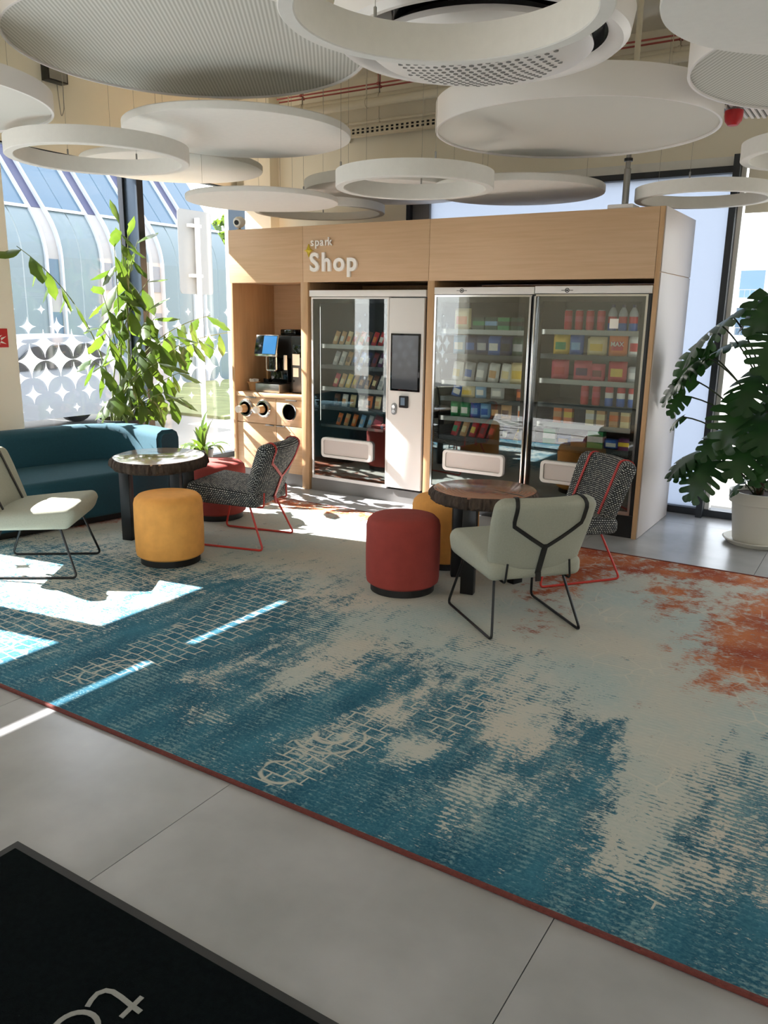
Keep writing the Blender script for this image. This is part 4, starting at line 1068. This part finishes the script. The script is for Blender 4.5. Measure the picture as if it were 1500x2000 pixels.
def chair(cx, cy, fx, fy, fab, metal, strapm, label, group):
    c = thing('lounge_chair', label, 'chair', (cx, cy, GZ), math.atan2(fy, fx) - PI / 2, group)
    # seat cushion: wide, rounded, thinner at the back
    bm = bmesh.new(); add_box(bm, -.265, .265, -.25, .31, .0, .125, .045, 5)
    for i in range(1, 8):
        bmesh.ops.bisect_plane(bm, geom=bm.verts[:] + bm.edges[:] + bm.faces[:], plane_co=(0, -.25 + .56 * i / 8, 0), plane_no=(0, 1, 0))
    for i in range(1, 6):
        bmesh.ops.bisect_plane(bm, geom=bm.verts[:] + bm.edges[:] + bm.faces[:], plane_co=(-.265 + .53 * i / 6, 0, 0), plane_no=(1, 0, 0))
    box_uv(bm)
    for v in bm.verts:
        t = (v.co.y + .25) / .56
        top = v.co.z / .125
        v.co.x *= 1 + .05 * t
        v.co.z = .30 + .012 * t + v.co.z * (.84 + .16 * t) + top * (.010 * math.sin(PI * min(1, max(0, t))) * (1 - (v.co.x / .28) ** 2) + .022 * t)
        if v.co.z < .40 and t > .75: v.co.y -= (.40 - v.co.z) * .45 * (t - .75) / .25
    obj('seat', bm, fab, c, angle=60)
    # backrest: curved padded shell
    def S(s, h, n):
        s *= .96; y = -.205 - .36 * h + .85 * s * s; z = .352 + .925 * h
        return Vector((s, y, z)) + Vector((-1.5 * s, .93, .30)).normalized() * n
    TH = .046
    bm = bmesh.new(); add_box(bm, -.285, .285, -TH, TH, 0, .43, .040, 5)
    for i in range(1, 12):
        bmesh.ops.bisect_plane(bm, geom=bm.verts[:] + bm.edges[:] + bm.faces[:], plane_co=(-.285 + .57 * i / 12, 0, 0), plane_no=(1, 0, 0))
    for i in range(1, 6):
        bmesh.ops.bisect_plane(bm, geom=bm.verts[:] + bm.edges[:] + bm.faces[:], plane_co=(0, 0, .43 * i / 6), plane_no=(0, 0, 1))
    box_uv(bm)
    for v in bm.verts:
        h = v.co.z; s = v.co.x * (.90 + .10 * min(1, h / .3)); n = v.co.y
        edge = abs(v.co.x) / .285
        if edge > .8 and h < .12: h += (edge - .8) / .2 * .04 * (1 - h / .12)
        if edge > .8 and h > .33: h -= (edge - .8) / .2 * .015
        v.co = S(s, h, n)
    obj('backrest', bm, fab, c, angle=60)
    e = .003
    for sg_ in (-1, 1):
        P, Nn = [], []
        for q in range(7):
            h = .03 + q * .055; P.append(S(sg_ * .185, h, TH + e)); Nn.append(S(0, 0, 1) - S(0, 0, 0))
        for q in range(7):
            a = PI * q / 6
            nn = Vector((0, math.cos(a) * .93, .30 * math.cos(a) + math.sin(a)))
            P.append(S(sg_ * .185, .392 + .040 * math.sin(a), (TH + e) * math.cos(a))); Nn.append(nn)
        for s, h in ((.185, .33), (.18, .30), (.13, .262), (.08, .224), (.03, .188), (.008, .172)):
            P.append(S(sg_ * s, h, -TH - e)); Nn.append(S(0, 0, -1) - S(0, 0, 0))
        obj('strap', ribbon(P, Nn, .020, .005), strapm, c)
    P = [S(0, h, -TH - e) for h in (.185, .12, .06, .0)] + [Vector((0, -.258, .345)), Vector((0, -.262, .298))]
    obj('strap', ribbon(P, [(0, -1, -.2)] * 6, .030, .006), strapm, c)
    r = .0075
    for sg_ in (-1, 1):
        p = [(sg_ * .195, -.155, .31), (sg_ * .255, -.285, r), (sg_ * .265, .295, r), (sg_ * .215, .20, .31)]
        obj('leg_frame', tube(round_path(p, .035), r, 8), metal, c)
        obj('back_rod', tube(round_path([(sg_ * .185, -.05, .298), (sg_ * .185, -.262, .298), (sg_ * .175, -.262, .40)], .02), .006, 8), metal, c)
    obj('cross_bar', tube([(-.20, -.155, .299), (.20, -.155, .299)], .006, 8), metal, c)
    obj('cross_bar', tube([(-.215, .19, .305), (.215, .19, .305)], .006, 8), metal, c)
    return c
chair(-1.596, 3.927, -.755, .655, 'sage', 'blackmetal', 'strap', 'sage fabric chair seen from behind with black Y-shaped strap', 'sage lounge chairs')
chair(-4.494, 3.05, .81, .585, 'sage', 'blackmetal', 'strap', 'sage fabric chair at the left edge facing the tree-slab table', 'sage lounge chairs')
chair(-3.88, 4.29, -.97, -.235, 'tweed', 'redmetal', 'redstrap', 'black and white tweed chair on red frame beside the left table', 'tweed lounge chairs')
chair(-1.67, 4.87, -.633, -.774, 'tweed', 'redmetal', 'redstrap', 'black and white tweed chair on red frame in front of the drinks machine', 'tweed lounge chairs')

sofa = thing('sofa', 'dark teal fabric sofa with curved back along the left window', 'sofa', (-4.93, 4.72, .0145), math.atan2(.187, .982) * -1 + 0)
# local: x towards the room is +, y along the sofa; seat front at x = 0, right end at y = 0
obj('plinth', box(-.82, -.06, -1.7, -.06, 0, .05), 'black', sofa)
bm = box(-.70, 0, -1.75, -.12, .05, .385, .035, 4); obj('seat', bm, 'teal', sofa)
def back_path():
    pts = [(-.80, -1.75), (-.80, -1.5), (-.80, -1.2)]
    cx, cy, R_ = -.32, -.58, .48
    for i in range(9):
        a = PI - PI / 2 * i / 8; pts.append((cx + R_ * math.cos(a), cy + R_ * math.sin(a)))
    pts += [(-.15, -.10), (-.02, -.10)]
    return pts
bp_ = back_path(); prof = [(-.105, .05), (-.105, .60), (-.09, .645), (-.05, .67), (.05, .67), (.09, .645), (.105, .60), (.105, .05)]
bm = bmesh.new(); rings = []
for i, p in enumerate(bp_):
    a, b = Vector(bp_[max(0, i - 1)]), Vector(bp_[min(len(bp_) - 1, i + 1)]); T = (b - a).normalized(); nn = Vector((T.y, -T.x))
    rings.append([bm.verts.new((p[0] + nn.x * d, p[1] + nn.y * d, z)) for d, z in prof])
for A_, B2 in zip(rings[:-1], rings[1:]):
    for i in range(len(prof)): bm.faces.new([A_[i], A_[(i + 1) % len(prof)], B2[(i + 1) % len(prof)], B2[i]])
bm.faces.new(rings[0]); f_ = bm.faces.new(rings[-1]); bmesh.ops.recalc_face_normals(bm, faces=bm.faces[:])
bmesh.ops.bevel(bm, geom=list(f_.edges), offset=.03, segments=3, affect='EDGES')
obj('back', bm, 'teal', sofa, angle=50)

# ------------------------------------------------------------------ plants
def fish_leaf_mesh(L_, W_, seed):
    """wedge leaflet with a ragged slanting tip; grows along +x, hangs a little, folded on the midrib"""
    rnd = random.Random(seed); bm = bmesh.new(); n = 8; mid, up, dn = [], [], []
    wid = [.04, .30, .58, .82, 1.0, 1.0, .80, .48, .06]
    for i in range(n + 1):
        t = i / n; z = -.30 * L_ * t * t; w = W_ * wid[i]
        jag = 1 if i < 4 else rnd.uniform(.72, 1.12)
        mid.append(bm.verts.new((L_ * t, 0, z)))
        up.append(bm.verts.new((L_ * (t + (.05 if i >= 4 else 0) * rnd.random()), w * jag, z - .30 * w)))
        jag = 1 if i < 3 else rnd.uniform(.55, 1.0)
        dn.append(bm.verts.new((L_ * (t - (.06 if i >= 4 else 0) * rnd.random()), -w * jag, z - .30 * w)))
    for i in range(n):
        bm.faces.new([mid[i], mid[i + 1], up[i + 1], up[i]]); bm.faces.new([mid[i + 1], mid[i], dn[i], dn[i + 1]])
    return bm
def place_leaf(src, parent, p, d, roll, sc, name='leaf'):
    o = src.copy(); COL.objects.link(o); o.parent = parent
    d = d.normalized(); up = Vector((0, 0, 1)); y = up.cross(d)
    y = y.normalized() if y.length > .05 else Vector((0, 1, 0))
    z = d.cross(y); M_ = Matrix((d, y, z)).transposed() @ Matrix.Rotation(roll, 3, 'X')
    o.matrix_local = Matrix.Translation(p) @ M_.to_4x4() @ Matrix.Diagonal((sc, sc, sc, 1))
    return o
PX, PY = -6.17, 5.16
fp = thing('fishtail_palm', 'tall bright green potted palm with ragged leaflets behind the sofa', 'plant', (PX, PY, 0))
obj('pot', lathe([(0, 0), (.17, 0), (.20, .05), (.215, .56), (.225, .60), (.225, .635), (.205, .635), (.20, .55), (0, .55)], 40), 'potdark', fp)
obj('soil', lathe([(0, .56), (.199, .555)], 32), 'soil', fp)
leafs = []
for i in range(4):
    o = obj('leaf', fish_leaf_mesh(.225 + .018 * i, .054 + .006 * i, i), 'leafbright', fp, smooth=True, angle=80); leafs.append(o)
rnd = random.Random(21)
# fronds: (start height on cane, tip offset x, tip offset y, tip z, leaflet count, arch)
FR = [  # y runs along the window, z up
    (.10, .10, .02, 2.44, 6, .03), (.12, .02, .30, 2.28, 6, .25), (.14, .16, -.10, 2.22, 6, .2), (.10, .05, .16, 2.34, 5, .1),
    (.05, .10, -1.02, 2.12, 6, .30), (.30, .34, 1.26, 1.44, 5, .45), (.30, .25, .98, 1.60, 6, .40), (.40, .42, .74, 1.36, 5, .30),
    (.15, .20, .25, 1.92, 6, .2), (.20, .10, -.22, 1.80, 5, .2), (.25, .30, .14, 1.66, 6, .2), (.22, .22, -.36, 1.50, 5, .2),
    (.30, .32, .38, 1.42, 6, .2), (.3, .15, -.45, 1.22, 5, .2), (.3, .38, -.22, 1.12, 5, .2), (.35, .30, .50, 1.06, 5, .2),
    (.35, .42, .12, 1.18, 6, .15), (.4, .34, -.36, .90, 5, .2), (.4, .36, .46, .82, 5, .2), (.4, .45, .15, .90, 4, .15), (.3, .20, .30, 1.58, 5, .2)]
cnt = 0
for (sh, dx, dy, tz, nl, arch) in FR:
    a = rnd.uniform(0, 2 * PI); b0 = Vector((.09 * math.cos(a), .09 * math.sin(a), .56)); tip = Vector((dx, dy, tz))
    hor = math.hypot(dx, dy)
    c1 = Vector((b0.x * 1.3 + dx * .12, b0.y * 1.3 + dy * .12, .56 + (tz - .56) * .62 + arch * .5 * min(1, hor)))
    pts = []
    for i in range(15):
        t = i / 14; pts.append(b0 * (1 - t) ** 2 + c1 * 2 * t * (1 - t) + tip * t * t)
    obj('stem', tube(pts, [.009 - .006 * i / 14 for i in range(15)], 6), 'stem', fp)
    nl += 2
    for q in range(nl):
        t = (.52 if hor < .8 else .60) + (.48 if hor < .8 else .40) * (q + .5) / nl; i = min(13, int(t * 14)); p = pts[i].lerp(pts[i + 1], t * 14 - i); T = (pts[i + 1] - pts[i]).normalized()
        sd = T.cross(Vector((0, 0, 1))); sd = sd.normalized() if sd.length > .1 else Vector((math.cos(a + q), math.sin(a + q), 0))
        if q == nl - 1: d = T + Vector((0, 0, -.5))
        else: d = sd * (1 if q % 2 else -1) * .8 + T * .35 + Vector((rnd.uniform(-.35, .35), rnd.uniform(-.35, .35), -.85 + rnd.uniform(-.5, .35)))
        place_leaf(leafs[cnt % 4], fp, p, d, rnd.uniform(-.6, .6), rnd.uniform(.70, 1.15)); cnt += 1
for i, o in enumerate(leafs):
    o.matrix_local = Matrix.Translation((.05 * i - .08, .08 - .03 * i, .72)) @ Matrix.Rotation(i * 1.6, 4, 'Z') @ Matrix.Rotation(-.5, 4, 'Y')

sp = thing('small_pot_plant', 'small strappy green plant on the floor by the window corner', 'plant', (-6.12, 6.15, 0))
obj('pot', lathe([(0, 0), (.09, 0), (.12, .20), (.125, .22), (.115, .22), (.11, .19), (0, .19)], 32), 'potdark', sp)
def blade(L_, W_, droop):
    bm = bmesh.new(); n = 8; l, m_, r = [], [], []
    for i in range(n + 1):
        t = i / n; w = W_ * math.sin(PI * (t * .93 + .05)) ** .7; x = L_ * t * (1 - .25 * droop * t); z = L_ * (t * .9 - droop * t * t)
        m_.append(bm.verts.new((x, 0, z))); l.append(bm.verts.new((x, w, z + w * .35))); r.append(bm.verts.new((x, -w, z + w * .35)))
    for i in range(n):
        bm.faces.new([m_[i], m_[i + 1], l[i + 1], l[i]]); bm.faces.new([m_[i + 1], m_[i], r[i], r[i + 1]])
    return bm
bl = [obj('leaf', blade(.34, .026, .9), 'leafbright', sp, angle=80), obj('leaf', blade(.30, .03, .35), 'leafbright', sp, angle=80)]
for i in range(20):
    o = dup(bl[0 if i < 13 else 1], sp, (.03 * math.cos(i * 2.4), .03 * math.sin(i * 2.4), .19), 0); o.rotation_euler = (0, 0 if i < 13 else -.75, i * 2.39); o.scale = [rnd.uniform(.75, 1.15)] * 3
o = dup(bl[1], sp, (0, 0, .19)); o.rotation_euler = (0, -.85, 1.2); o.scale = (1.35, 1.2, 1.35)
for i, o in enumerate(bl): o.location = (.02, .01 * i, .19); o.rotation_euler = (0, 0, 4 + i)

def monstera_leaf(L_, W_, nf, seed):
    """heart outline cut into fingers on each side of the midrib"""
    rnd = random.Random(seed); bm = bmesh.new()
    def mid(t): return Vector((L_ * t, 0, -.30 * L_ * t * t + .04 * L_ * math.sin(PI * t)))
    def outl(t):                                           # half width and backward sweep
        return W_ * (math.sin(PI * min(.99, (t + .22) / 1.24)) ** .75)
    def P(t, f, s):                                        # f 0..1 from midrib to edge
        w = outl(t) * f; x = L_ * (t + (.16 * f - .26 * f * max(0, .35 - t) / .35 * 1.4))
        return Vector((x, s * w, mid(t).z - .34 * w * f + .10 * w))
    for s in (-1, 1):
        for k_ in range(nf):
            t0, t1 = k_ / nf, (k_ + 1) / nf; g = .15 / nf if k_ else 0
            j = rnd.uniform(.90, 1.05); q = [(0, t0, t1), (.33, t0, t1), (.5, t0 + g * .7, t1 - g * .7), (.85, t0 + g * 1.1, t1 - g * 1.1), (1.0 * j, t0 + g * 2.2, t1 - g * 1.9)]
            rows = []
            for f, a, b in q:
                rows.append([bm.verts.new(P(a, f, s)), bm.verts.new(P((a + b) / 2, f * 1.02, s)), bm.verts.new(P(b, f, s))])
            for A_, B2 in zip(rows[:-1], rows[1:]):
                for i in range(2): bm.faces.new([A_[i], A_[i + 1], B2[i + 1], B2[i]] if s > 0 else [A_[i + 1], A_[i], B2[i], B2[i + 1]])
    bmesh.ops.remove_doubles(bm, verts=bm.verts[:], dist=.0015)
    return bm
MX, MY = -.70, 6.43
mo = thing('monstera', 'large dark green monstera on a moss pole in a white pot', 'plant', (MX, MY, 0))
obj('saucer', lathe([(0, 0), (.20, 0), (.235, .035), (.225, .04), (.19, .012), (0, .012)], 48), 'potwhite', mo)
obj('pot', lathe([(0, .013), (.155, .013), (.165, .03), (.195, .30), (.20, .31), (.215, .315), (.222, .40), (.205, .40), (.20, .33), (0, .33)], 48), 'potwhite', mo)
obj('soil', lathe([(0, .37), (.203, .365)], 32), 'soil', mo)
obj('moss_pole', lathe([(0, .35), (.035, .35), (.036, 1.6), (.03, 1.63), (0, 1.63)], 14), 'moss', mo, (-.02, .02, 0))
ml = [obj('leaf', monstera_leaf(.36, .205, 6, 1), 'leafdark', mo, angle=80), obj('leaf', monstera_leaf(.32, .185, 5, 2), 'leafdark', mo, angle=80), obj('leaf', monstera_leaf(.22, .125, 4, 3), 'leafdark', mo, angle=80)]
rnd = random.Random(9)
# (attach z, azimuth of the leaf stalk in degrees, reach, leaf z, size, kind)
ML = [(1.55, 200, .10, 1.82, 1.05, 0), (1.55, 250, .20, 1.78, 1.0, 1), (1.5, 300, .22, 1.80, 1.0, 0), (1.5, 20, .25, 1.76, 1.0, 1), (1.55, 120, .25, 1.76, .9, 1),
      (1.35, 195, .42, 1.60, 1.15, 0), (1.4, 215, .38, 1.66, 1.05, 0), (1.35, 275, .26, 1.54, 1.1, 0), (1.3, 320, .30, 1.55, 1.0, 1), (1.3, 175, .28, 1.48, 1.0, 1),
      (1.15, 192, .52, 1.42, 1.1, 1), (1.15, 210, .50, 1.36, 1.1, 0), (1.1, 255, .26, 1.28, 1.1, 0), (1.1, 290, .28, 1.24, 1.1, 0), (1.0, 340, .30, 1.22, 1.0, 1),
      (.95, 188, .58, 1.20, .9, 1), (.95, 200, .62, 1.08, .85, 2), (.9, 240, .30, 1.06, 1.1, 0), (.9, 268, .26, 1.0, 1.15, 0), (.85, 300, .28, .98, 1.1, 1), (.8, 30, .3, .95, 1.0, 0),
      (.75, 196, .60, .92, .7, 2), (.75, 225, .35, .84, .9, 1), (.7, 255, .22, .82, 1.1, 0), (.65, 285, .26, .76, 1.0, 1), (.6, 330, .3, .72, .9, 1),
      (.5, 196, .46, .66, 1.0, 1), (.5, 215, .40, .62, 1.0, 0), (.45, 195, .42, .62, .9, 1), (.45, 245, .26, .50, .8, 2), (.45, 300, .22, .56, .8, 2), (.5, 270, .22, .62, .8, 2), (.5, 160, .35, .7, 1.0, 1), (.8, 90, .3, 1.0, 1.1, 0), (1.2, 70, .3, 1.4, 1.1, 0)]
for i, (za, az, re, zl, sz, kd) in enumerate(ML):
    a = math.radians(az); d = Vector((math.cos(a), math.sin(a), 0)); p0 = Vector((-.02, .02, za * .8)) + d * .03; p1 = d * re + Vector((0, 0, zl)); c1 = p0.lerp(p1, .55) + Vector((0, 0, .12))
    pts = [p0 * (1 - t) ** 2 + c1 * 2 * t * (1 - t) + p1 * t * t for t in [q / 8 for q in range(9)]]
    obj('stem', tube(pts, .006, 6), 'stemdark', mo)
    ld = d * .9 + Vector((0, -.3, -.8 + rnd.uniform(-.4, .4))) + Vector((rnd.uniform(-.25, .25), rnd.uniform(-.25, .25), 0))
    if i < 3: ml[i].matrix_local = Matrix.Identity(4)
    o = place_leaf(ml[kd], mo, p1, ld, rnd.uniform(-.7, .7), sz * .86)
for i, o in enumerate(ml):
    o.matrix_local = Matrix.Translation((.1 - .1 * i, -.06, 1.2 + .2 * i)) @ Matrix.Rotation(-1.2 + i * .6, 4, 'Z') @ Matrix.Rotation(.5, 4, 'Y')
for i in range(5):
    a = random.uniform(3, 6); obj('aerial_root', tube([(.02 * math.cos(a), .02 * math.sin(a), 1.0 - .1 * i), (.14 * math.cos(a), .14 * math.sin(a), .8 - .08 * i), (.12 * math.cos(a + .5), .12 * math.sin(a + .5), .42)], .004, 6), 'stemdark', mo)

# ------------------------------------------------------------------ ceiling: acoustic discs, rings and services
LATE = []
HANG = []                                                  # (x, y, inner radius, outer radius, underside height) of everything hanging
def wires(parent, x, y, r, z, n=3, a0=.4):
    free = []
    for q in range(36):
        a = a0 + 2 * PI * q / 36; px, py = x + r * math.cos(a), y + r * math.sin(a)
        ok = py < 7.05 and px > -6.36 and all(abs(py - yy) > .055 for yy in (6.66, 6.88, 6.98)) and not (abs(px + .95) < .18 and py < 5.6)
        ok = ok and abs(math.hypot(px + 1.8, py - 6.12)) > .06
        for hx, hy, ri, ro, hz_ in HANG:
            d = math.hypot(px - hx, py - hy)
            if hz_ > z - .02 and ri - .02 < d < ro + .02: ok = False
        if ok: free.append(a)
    best, sel = -1, free[:1]
    for i in range(len(free)):
        for j in range(i + 1, len(free)):
            for k2 in range(j + 1, len(free)):
                g = min(free[j] - free[i], free[k2] - free[j], free[i] + 2 * PI - free[k2])
                if g > best + 1e-6: best, sel = g, [free[i], free[j], free[k2]]
    for a in sel:
        obj('wire', tube([(r * math.cos(a), r * math.sin(a), z), (r * math.cos(a), r * math.sin(a), CZ - .001)], .0012, 5), 'wire', parent)
        obj('wire_grip', lathe([(0, z), (.006, z), (.006, z + .04), (0, z + .045)], 8, c=(r * math.cos(a), r * math.sin(a), 0)), 'steel', parent)
def disc(x, y, r, z, th, label, kind='solid', a0=.4):
    d = thing('acoustic_disc', label, 'ceiling disc', (x, y, 0), 0, 'hanging acoustic discs')
    if kind == 'solid':
        obj('panel', lathe([(0, z), (r - .012, z), (r - .003, z + .003), (r, z + .012), (r, z + th - .006), (r - .006, z + th), (0, z + th)], 96), 'whitefelt', d)
    else:
        obj('rim', lathe([(r - .014, z), (r - .002, z), (r, z + .004), (r, z + th), (r - .014, z + th)], 96, close=True), 'white', d)
        obj('underside', lathe([(0, z + .012), (r - .0145, z + .012), (r - .0145, z + .016), (0, z + .016)], 96), 'membrane' if kind == 'mesh' else 'greyfelt', d)
    LATE.append((d, x, y, r * .78 if kind == 'solid' else r - .007, z + th, a0)); HANG.append((x, y, -1, r, z))
    return d
def ring(x, y, r, z, th, wd, label, a0=.4):
    d = thing('acoustic_ring', label, 'ceiling ring', (x, y, 0), 0, 'hanging acoustic rings')
    obj('ring', lathe([(r - wd + .004, z), (r - .004, z), (r, z + .004), (r, z + th), (r - wd, z + th), (r - wd, z + .004)], 96, close=True), 'whitefelt', d)
    LATE.append((d, x, y, r - wd / 2, z + th, a0)); HANG.append((x, y, r - wd, r, z))
    return d
disc(-3.485, 3.537, .958, 3.0, .05, 'largest ribbed mesh disc at the upper left of the ceiling', 'mesh', 1.0)
disc(-3.892, 4.361, .744, 2.76, .05, 'flat white disc hanging below the large ribbed disc', a0=1.6)
ring(-4.502, 3.716, .563, 2.56, .10, .055, 'white ring hanging at the far left near the window')
disc(-5.396, 5.216, .75, 2.80, .05, 'flat white disc half hidden behind the left ring')
disc(-4.424, 5.218, .60, 2.48, .04, 'thin white disc above the left end of the kiosk', a0=.9)
ring(-4.664, 6.299, .60, 2.53, .07, .05, 'shaded white ring above the shop lettering')
disc(-3.945, 6.35, .74, 2.66, .09, 'white disc behind the middle ring above the kiosk')
ring(-2.786, 4.793, .51, 2.42, .10, .055, 'white ring at the centre hanging before the kiosk', 2.0)
disc(-2.651, 6.151, .659, 2.55, .055, 'flat white disc above the right half of the kiosk')
disc(-1.873, 5.165, .854, 2.74, .165, 'deep drum-shaped white disc with grey underside', 'deep', .2)
ring(-1.288, 2.372, .50, 2.50, .12, .05, 'nearest white ring below the round air diffuser', 1.9)
disc(-.212, 3.115, .617, 2.60, .06, 'flat white disc at the upper right corner')
disc(-.143, 4.542, .908, 2.75, .17, 'deep disc with ribbed mesh underside behind the upper right disc', 'mesh')
ring(-1.31, 6.34, .47, 2.45, .085, .05, 'white ring over the right end of the kiosk', 2.6)
ring(-.514, 5.919, .50, 2.60, .10, .055, 'white ring cut by the right edge of the picture')
disc(-4.722, 2.551, .812, 2.70, .10, 'white disc at the upper left edge of the picture', 'deep')

HANG += [(-1.596, 3.251, -1, .61, 2.68), (-.864, 5.85, -1, .31, 2.9)]
for d_, x_, y_, r_, z_, a_ in LATE: wires(d_, x_, y_, r_, z_, 3, a_)
ac = thing('air_diffuser', 'round white ceiling air unit with black slot and perforated dome', 'air diffuser', (-1.596, 3.251, 0))
z = 2.68
obj('housing', lathe([(.50, z + .03), (.535, z + .002), (.56, z), (.585, z + .02), (.60, z + .10), (.56, z + .26), (.40, z + .32), (0, z + .32), ], 80), 'white', ac)
obj('slot', lathe([(.505, z + .028), (.50, z + .10), (.36, z + .11), (.36, z + .06)], 80), 'black_gloss', ac)
obj('dome', lathe([(0, z - .085), (.18, z - .078), (.32, z - .058), (.42, z - .032), (.448, z - .012), (.44, z + .012), (.40, z + .02), (0, z + .02)], 80), 'white', ac)
hp = None
for i in range(-9, 10):
    for j in range(-9, 10):
        x, y = i * .036, j * .036; rr = math.hypot(x, y)
        if rr > .325 or (i == -9 and j == -9): continue
        zz = z - .0858 + .0075 * (rr / .18) ** 2 if rr < .18 else z - .0788 + (rr - .18) * .143
        if hp is None: hp = bmesh.new(); 
        add_lathe(hp, [(0, zz - .0005), (.011, zz - .0005), (.0115, zz + .004)], 6, c=(x, y, 0))
o = obj('perforation', hp, mat('vent_hole', (128, 126, 122), .9), ac); o['kind'] = 'stuff'
obj('hanger', lathe([(0, z + .32), (.12, z + .32), (.12, CZ - .002), (0, CZ - .002)], 24), 'pipe', ac)

lv = thing('louvre_diffuser', 'round black and white striped louvre at the right under the ceiling', 'air diffuser', (-.864, 5.85, 2.9))
obj('body', lathe([(0, .02), (.29, .02), (.30, .05), (.27, .12), (0, .14)], 48), 'black', lv)
bm = bmesh.new()
for i in range(-9, 10):
    x = i * .034
    if abs(x) > .27: continue
    h = math.sqrt(.28 ** 2 - x * x); add_box(bm, x - .009, x + .009, -h, h, .006, .021)
obj('blade', bm, 'white', lv)
obj('stem', lathe([(0, .14), (.03, .14), (.03, CZ - 2.902), (0, CZ - 2.902)], 16), 'pipe', lv)
bc = thing('fire_beacon', 'small red dome beacon hanging beside the striped louvre', 'alarm', (-1.06, 5.77, 2.835))
obj('dome', lathe([(0, -.03), (.03, -.025), (.05, 0), (.055, .03), (.055, .06), (0, .06)], 32), 'red', bc)
obj('mount', lathe([(0, .06), (.012, .06), (.012, .072), (0, .072)], 12), 'pipe', bc)

def pipe(name, y, zc, r, x0, x1, m, label, cat, clips=True):
    p = thing(name, label, cat, (0, y, zc))
    obj('run', tube([(x0, 0, 0), (x1, 0, 0)], r, 14), m, p)
    x = x0 + .3
    while x < x1:
        obj('clip', lathe([(r + .0005, -.012), (r + .006, -.012), (r + .006, .012), (r + .0005, .012)], 14, c=(x, 0, 0), axis='x', close=True), m, p)
        obj('hanger', tube([(x, 0, r + .004), (x, 0, CZ - zc - .001)], .004, 6), m, p); x += .9
    return p
pipe('ceiling_pipe', 6.88, 3.60, .035, -5.6, 3.5, 'pipe', 'upper cream pipe running along the back wall', 'pipe')
pipe('ceiling_pipe', 6.66, 3.50, .038, -5.6, 3.5, 'pipe', 'lower and thicker cream pipe under the ceiling', 'pipe')
pipe('ceiling_pipe', 6.88, 3.40, .012, -5.6, 3.5, 'pipe', 'thin cream conduit above the perforated tray', 'pipe')
for dz, lab in ((0, 'upper thin red cable under the ceiling'), (.035, 'lower thin red cable under the ceiling')):
    pipe('fire_cable', 6.86 + dz, 3.71 - dz * .6, .007, -5.6, 3.5, 'redpipe', lab, 'cable')
tr = thing('cable_tray', 'perforated cream cable tray along the back wall', 'cable tray', (0, 6.98, 3.35))
obj('tray', box(-5.6, 3.5, -.03, .05, -.045, -.040), 'pipe', tr)
bm = bmesh.new()                                            # side wall with two rows of slots
x = -5.6
add_box(bm, -5.6, 3.5, -.034, -.03, -.045, -.030); add_box(bm, -5.6, 3.5, -.034, -.03, -.010, .0); add_box(bm, -5.6, 3.5, -.034, -.03, .020, .035)
while x < 3.5:
    add_box(bm, x, x + .025, -.034, -.03, -.030, -.010); add_box(bm, x, x + .025, -.034, -.03, 0, .020); x += .055
obj('slotted_side', bm, 'pipe', tr)
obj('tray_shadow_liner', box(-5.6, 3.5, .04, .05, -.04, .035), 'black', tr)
for x in (-4.9, -3.4, -1.9, -.4): obj('bracket', box(x - .02, x + .02, -.05, .139, -.065, -.046), 'pipe', tr)
du = thing('air_duct', 'cream air duct with flexible collar crossing under the ceiling', 'duct', (-.95, 5.6, 3.58))
obj('duct', tube([(0, -3.0, 0), (0, -.1, 0)], .15, 24), 'pipe', du)
for q in range(4): obj('band', lathe([(.151, -.02), (.158, -.02), (.158, .02), (.151, .02)], 24, c=(0, -2.6 + q * .8, 0), axis='y', close=True), 'pipe', du)
for q in range(3): obj('hanger', tube([(0, -2.5 + q * 1.0, .152), (0, -2.5 + q * 1.0, CZ - 3.581)], .005, 6), 'pipe', du)
sk = thing('wall_speaker', 'small black framed box high on the left wall', 'speaker', (-6.395, 4.83, 3.50))
obj('case', box(0, .09, -.10, .10, 0, .14, .006), 'black', sk)
obj('grille', box(.09, .094, -.085, .085, .012, .128), 'steel', sk)
obj('cable', tube(round_path([(.04, .02, 0), (.045, .03, -.20), (.03, .05, -.26), (.045, .07, -.20), (.04, .08, .0)], .03), .004, 6), 'wire', sk)
fs = thing('fire_sign', 'red fire safety sign with white symbol on the left pillar', 'sign', (-6.198, 3.995, 1.325))
obj('plate', box(0, .004, -.10, .075, 0, .15, .001), 'red', fs)
bm = bmesh.new()
for y, z, a in ((-.04, .075, .5), (.0, .085, .5), (.035, .075, .5), (-.02, .035, -.3), (.03, .035, -.3)):
    s = prism([(-.028, -.006), (.028, .0), (-.02, .012)], .0042, .0052, 'x')
    bmesh.ops.rotate(s, verts=s.verts[:], cent=(0, 0, 0), matrix=Matrix.Rotation(a, 3, 'X')); bmesh.ops.translate(s, verts=s.verts[:], vec=(0, y, z))
    me = bpy.data.meshes.new('t'); s.to_mesh(me); bm.from_mesh(me); bpy.data.meshes.remove(me); s.free()
obj('symbol', bm, 'cup', fs)
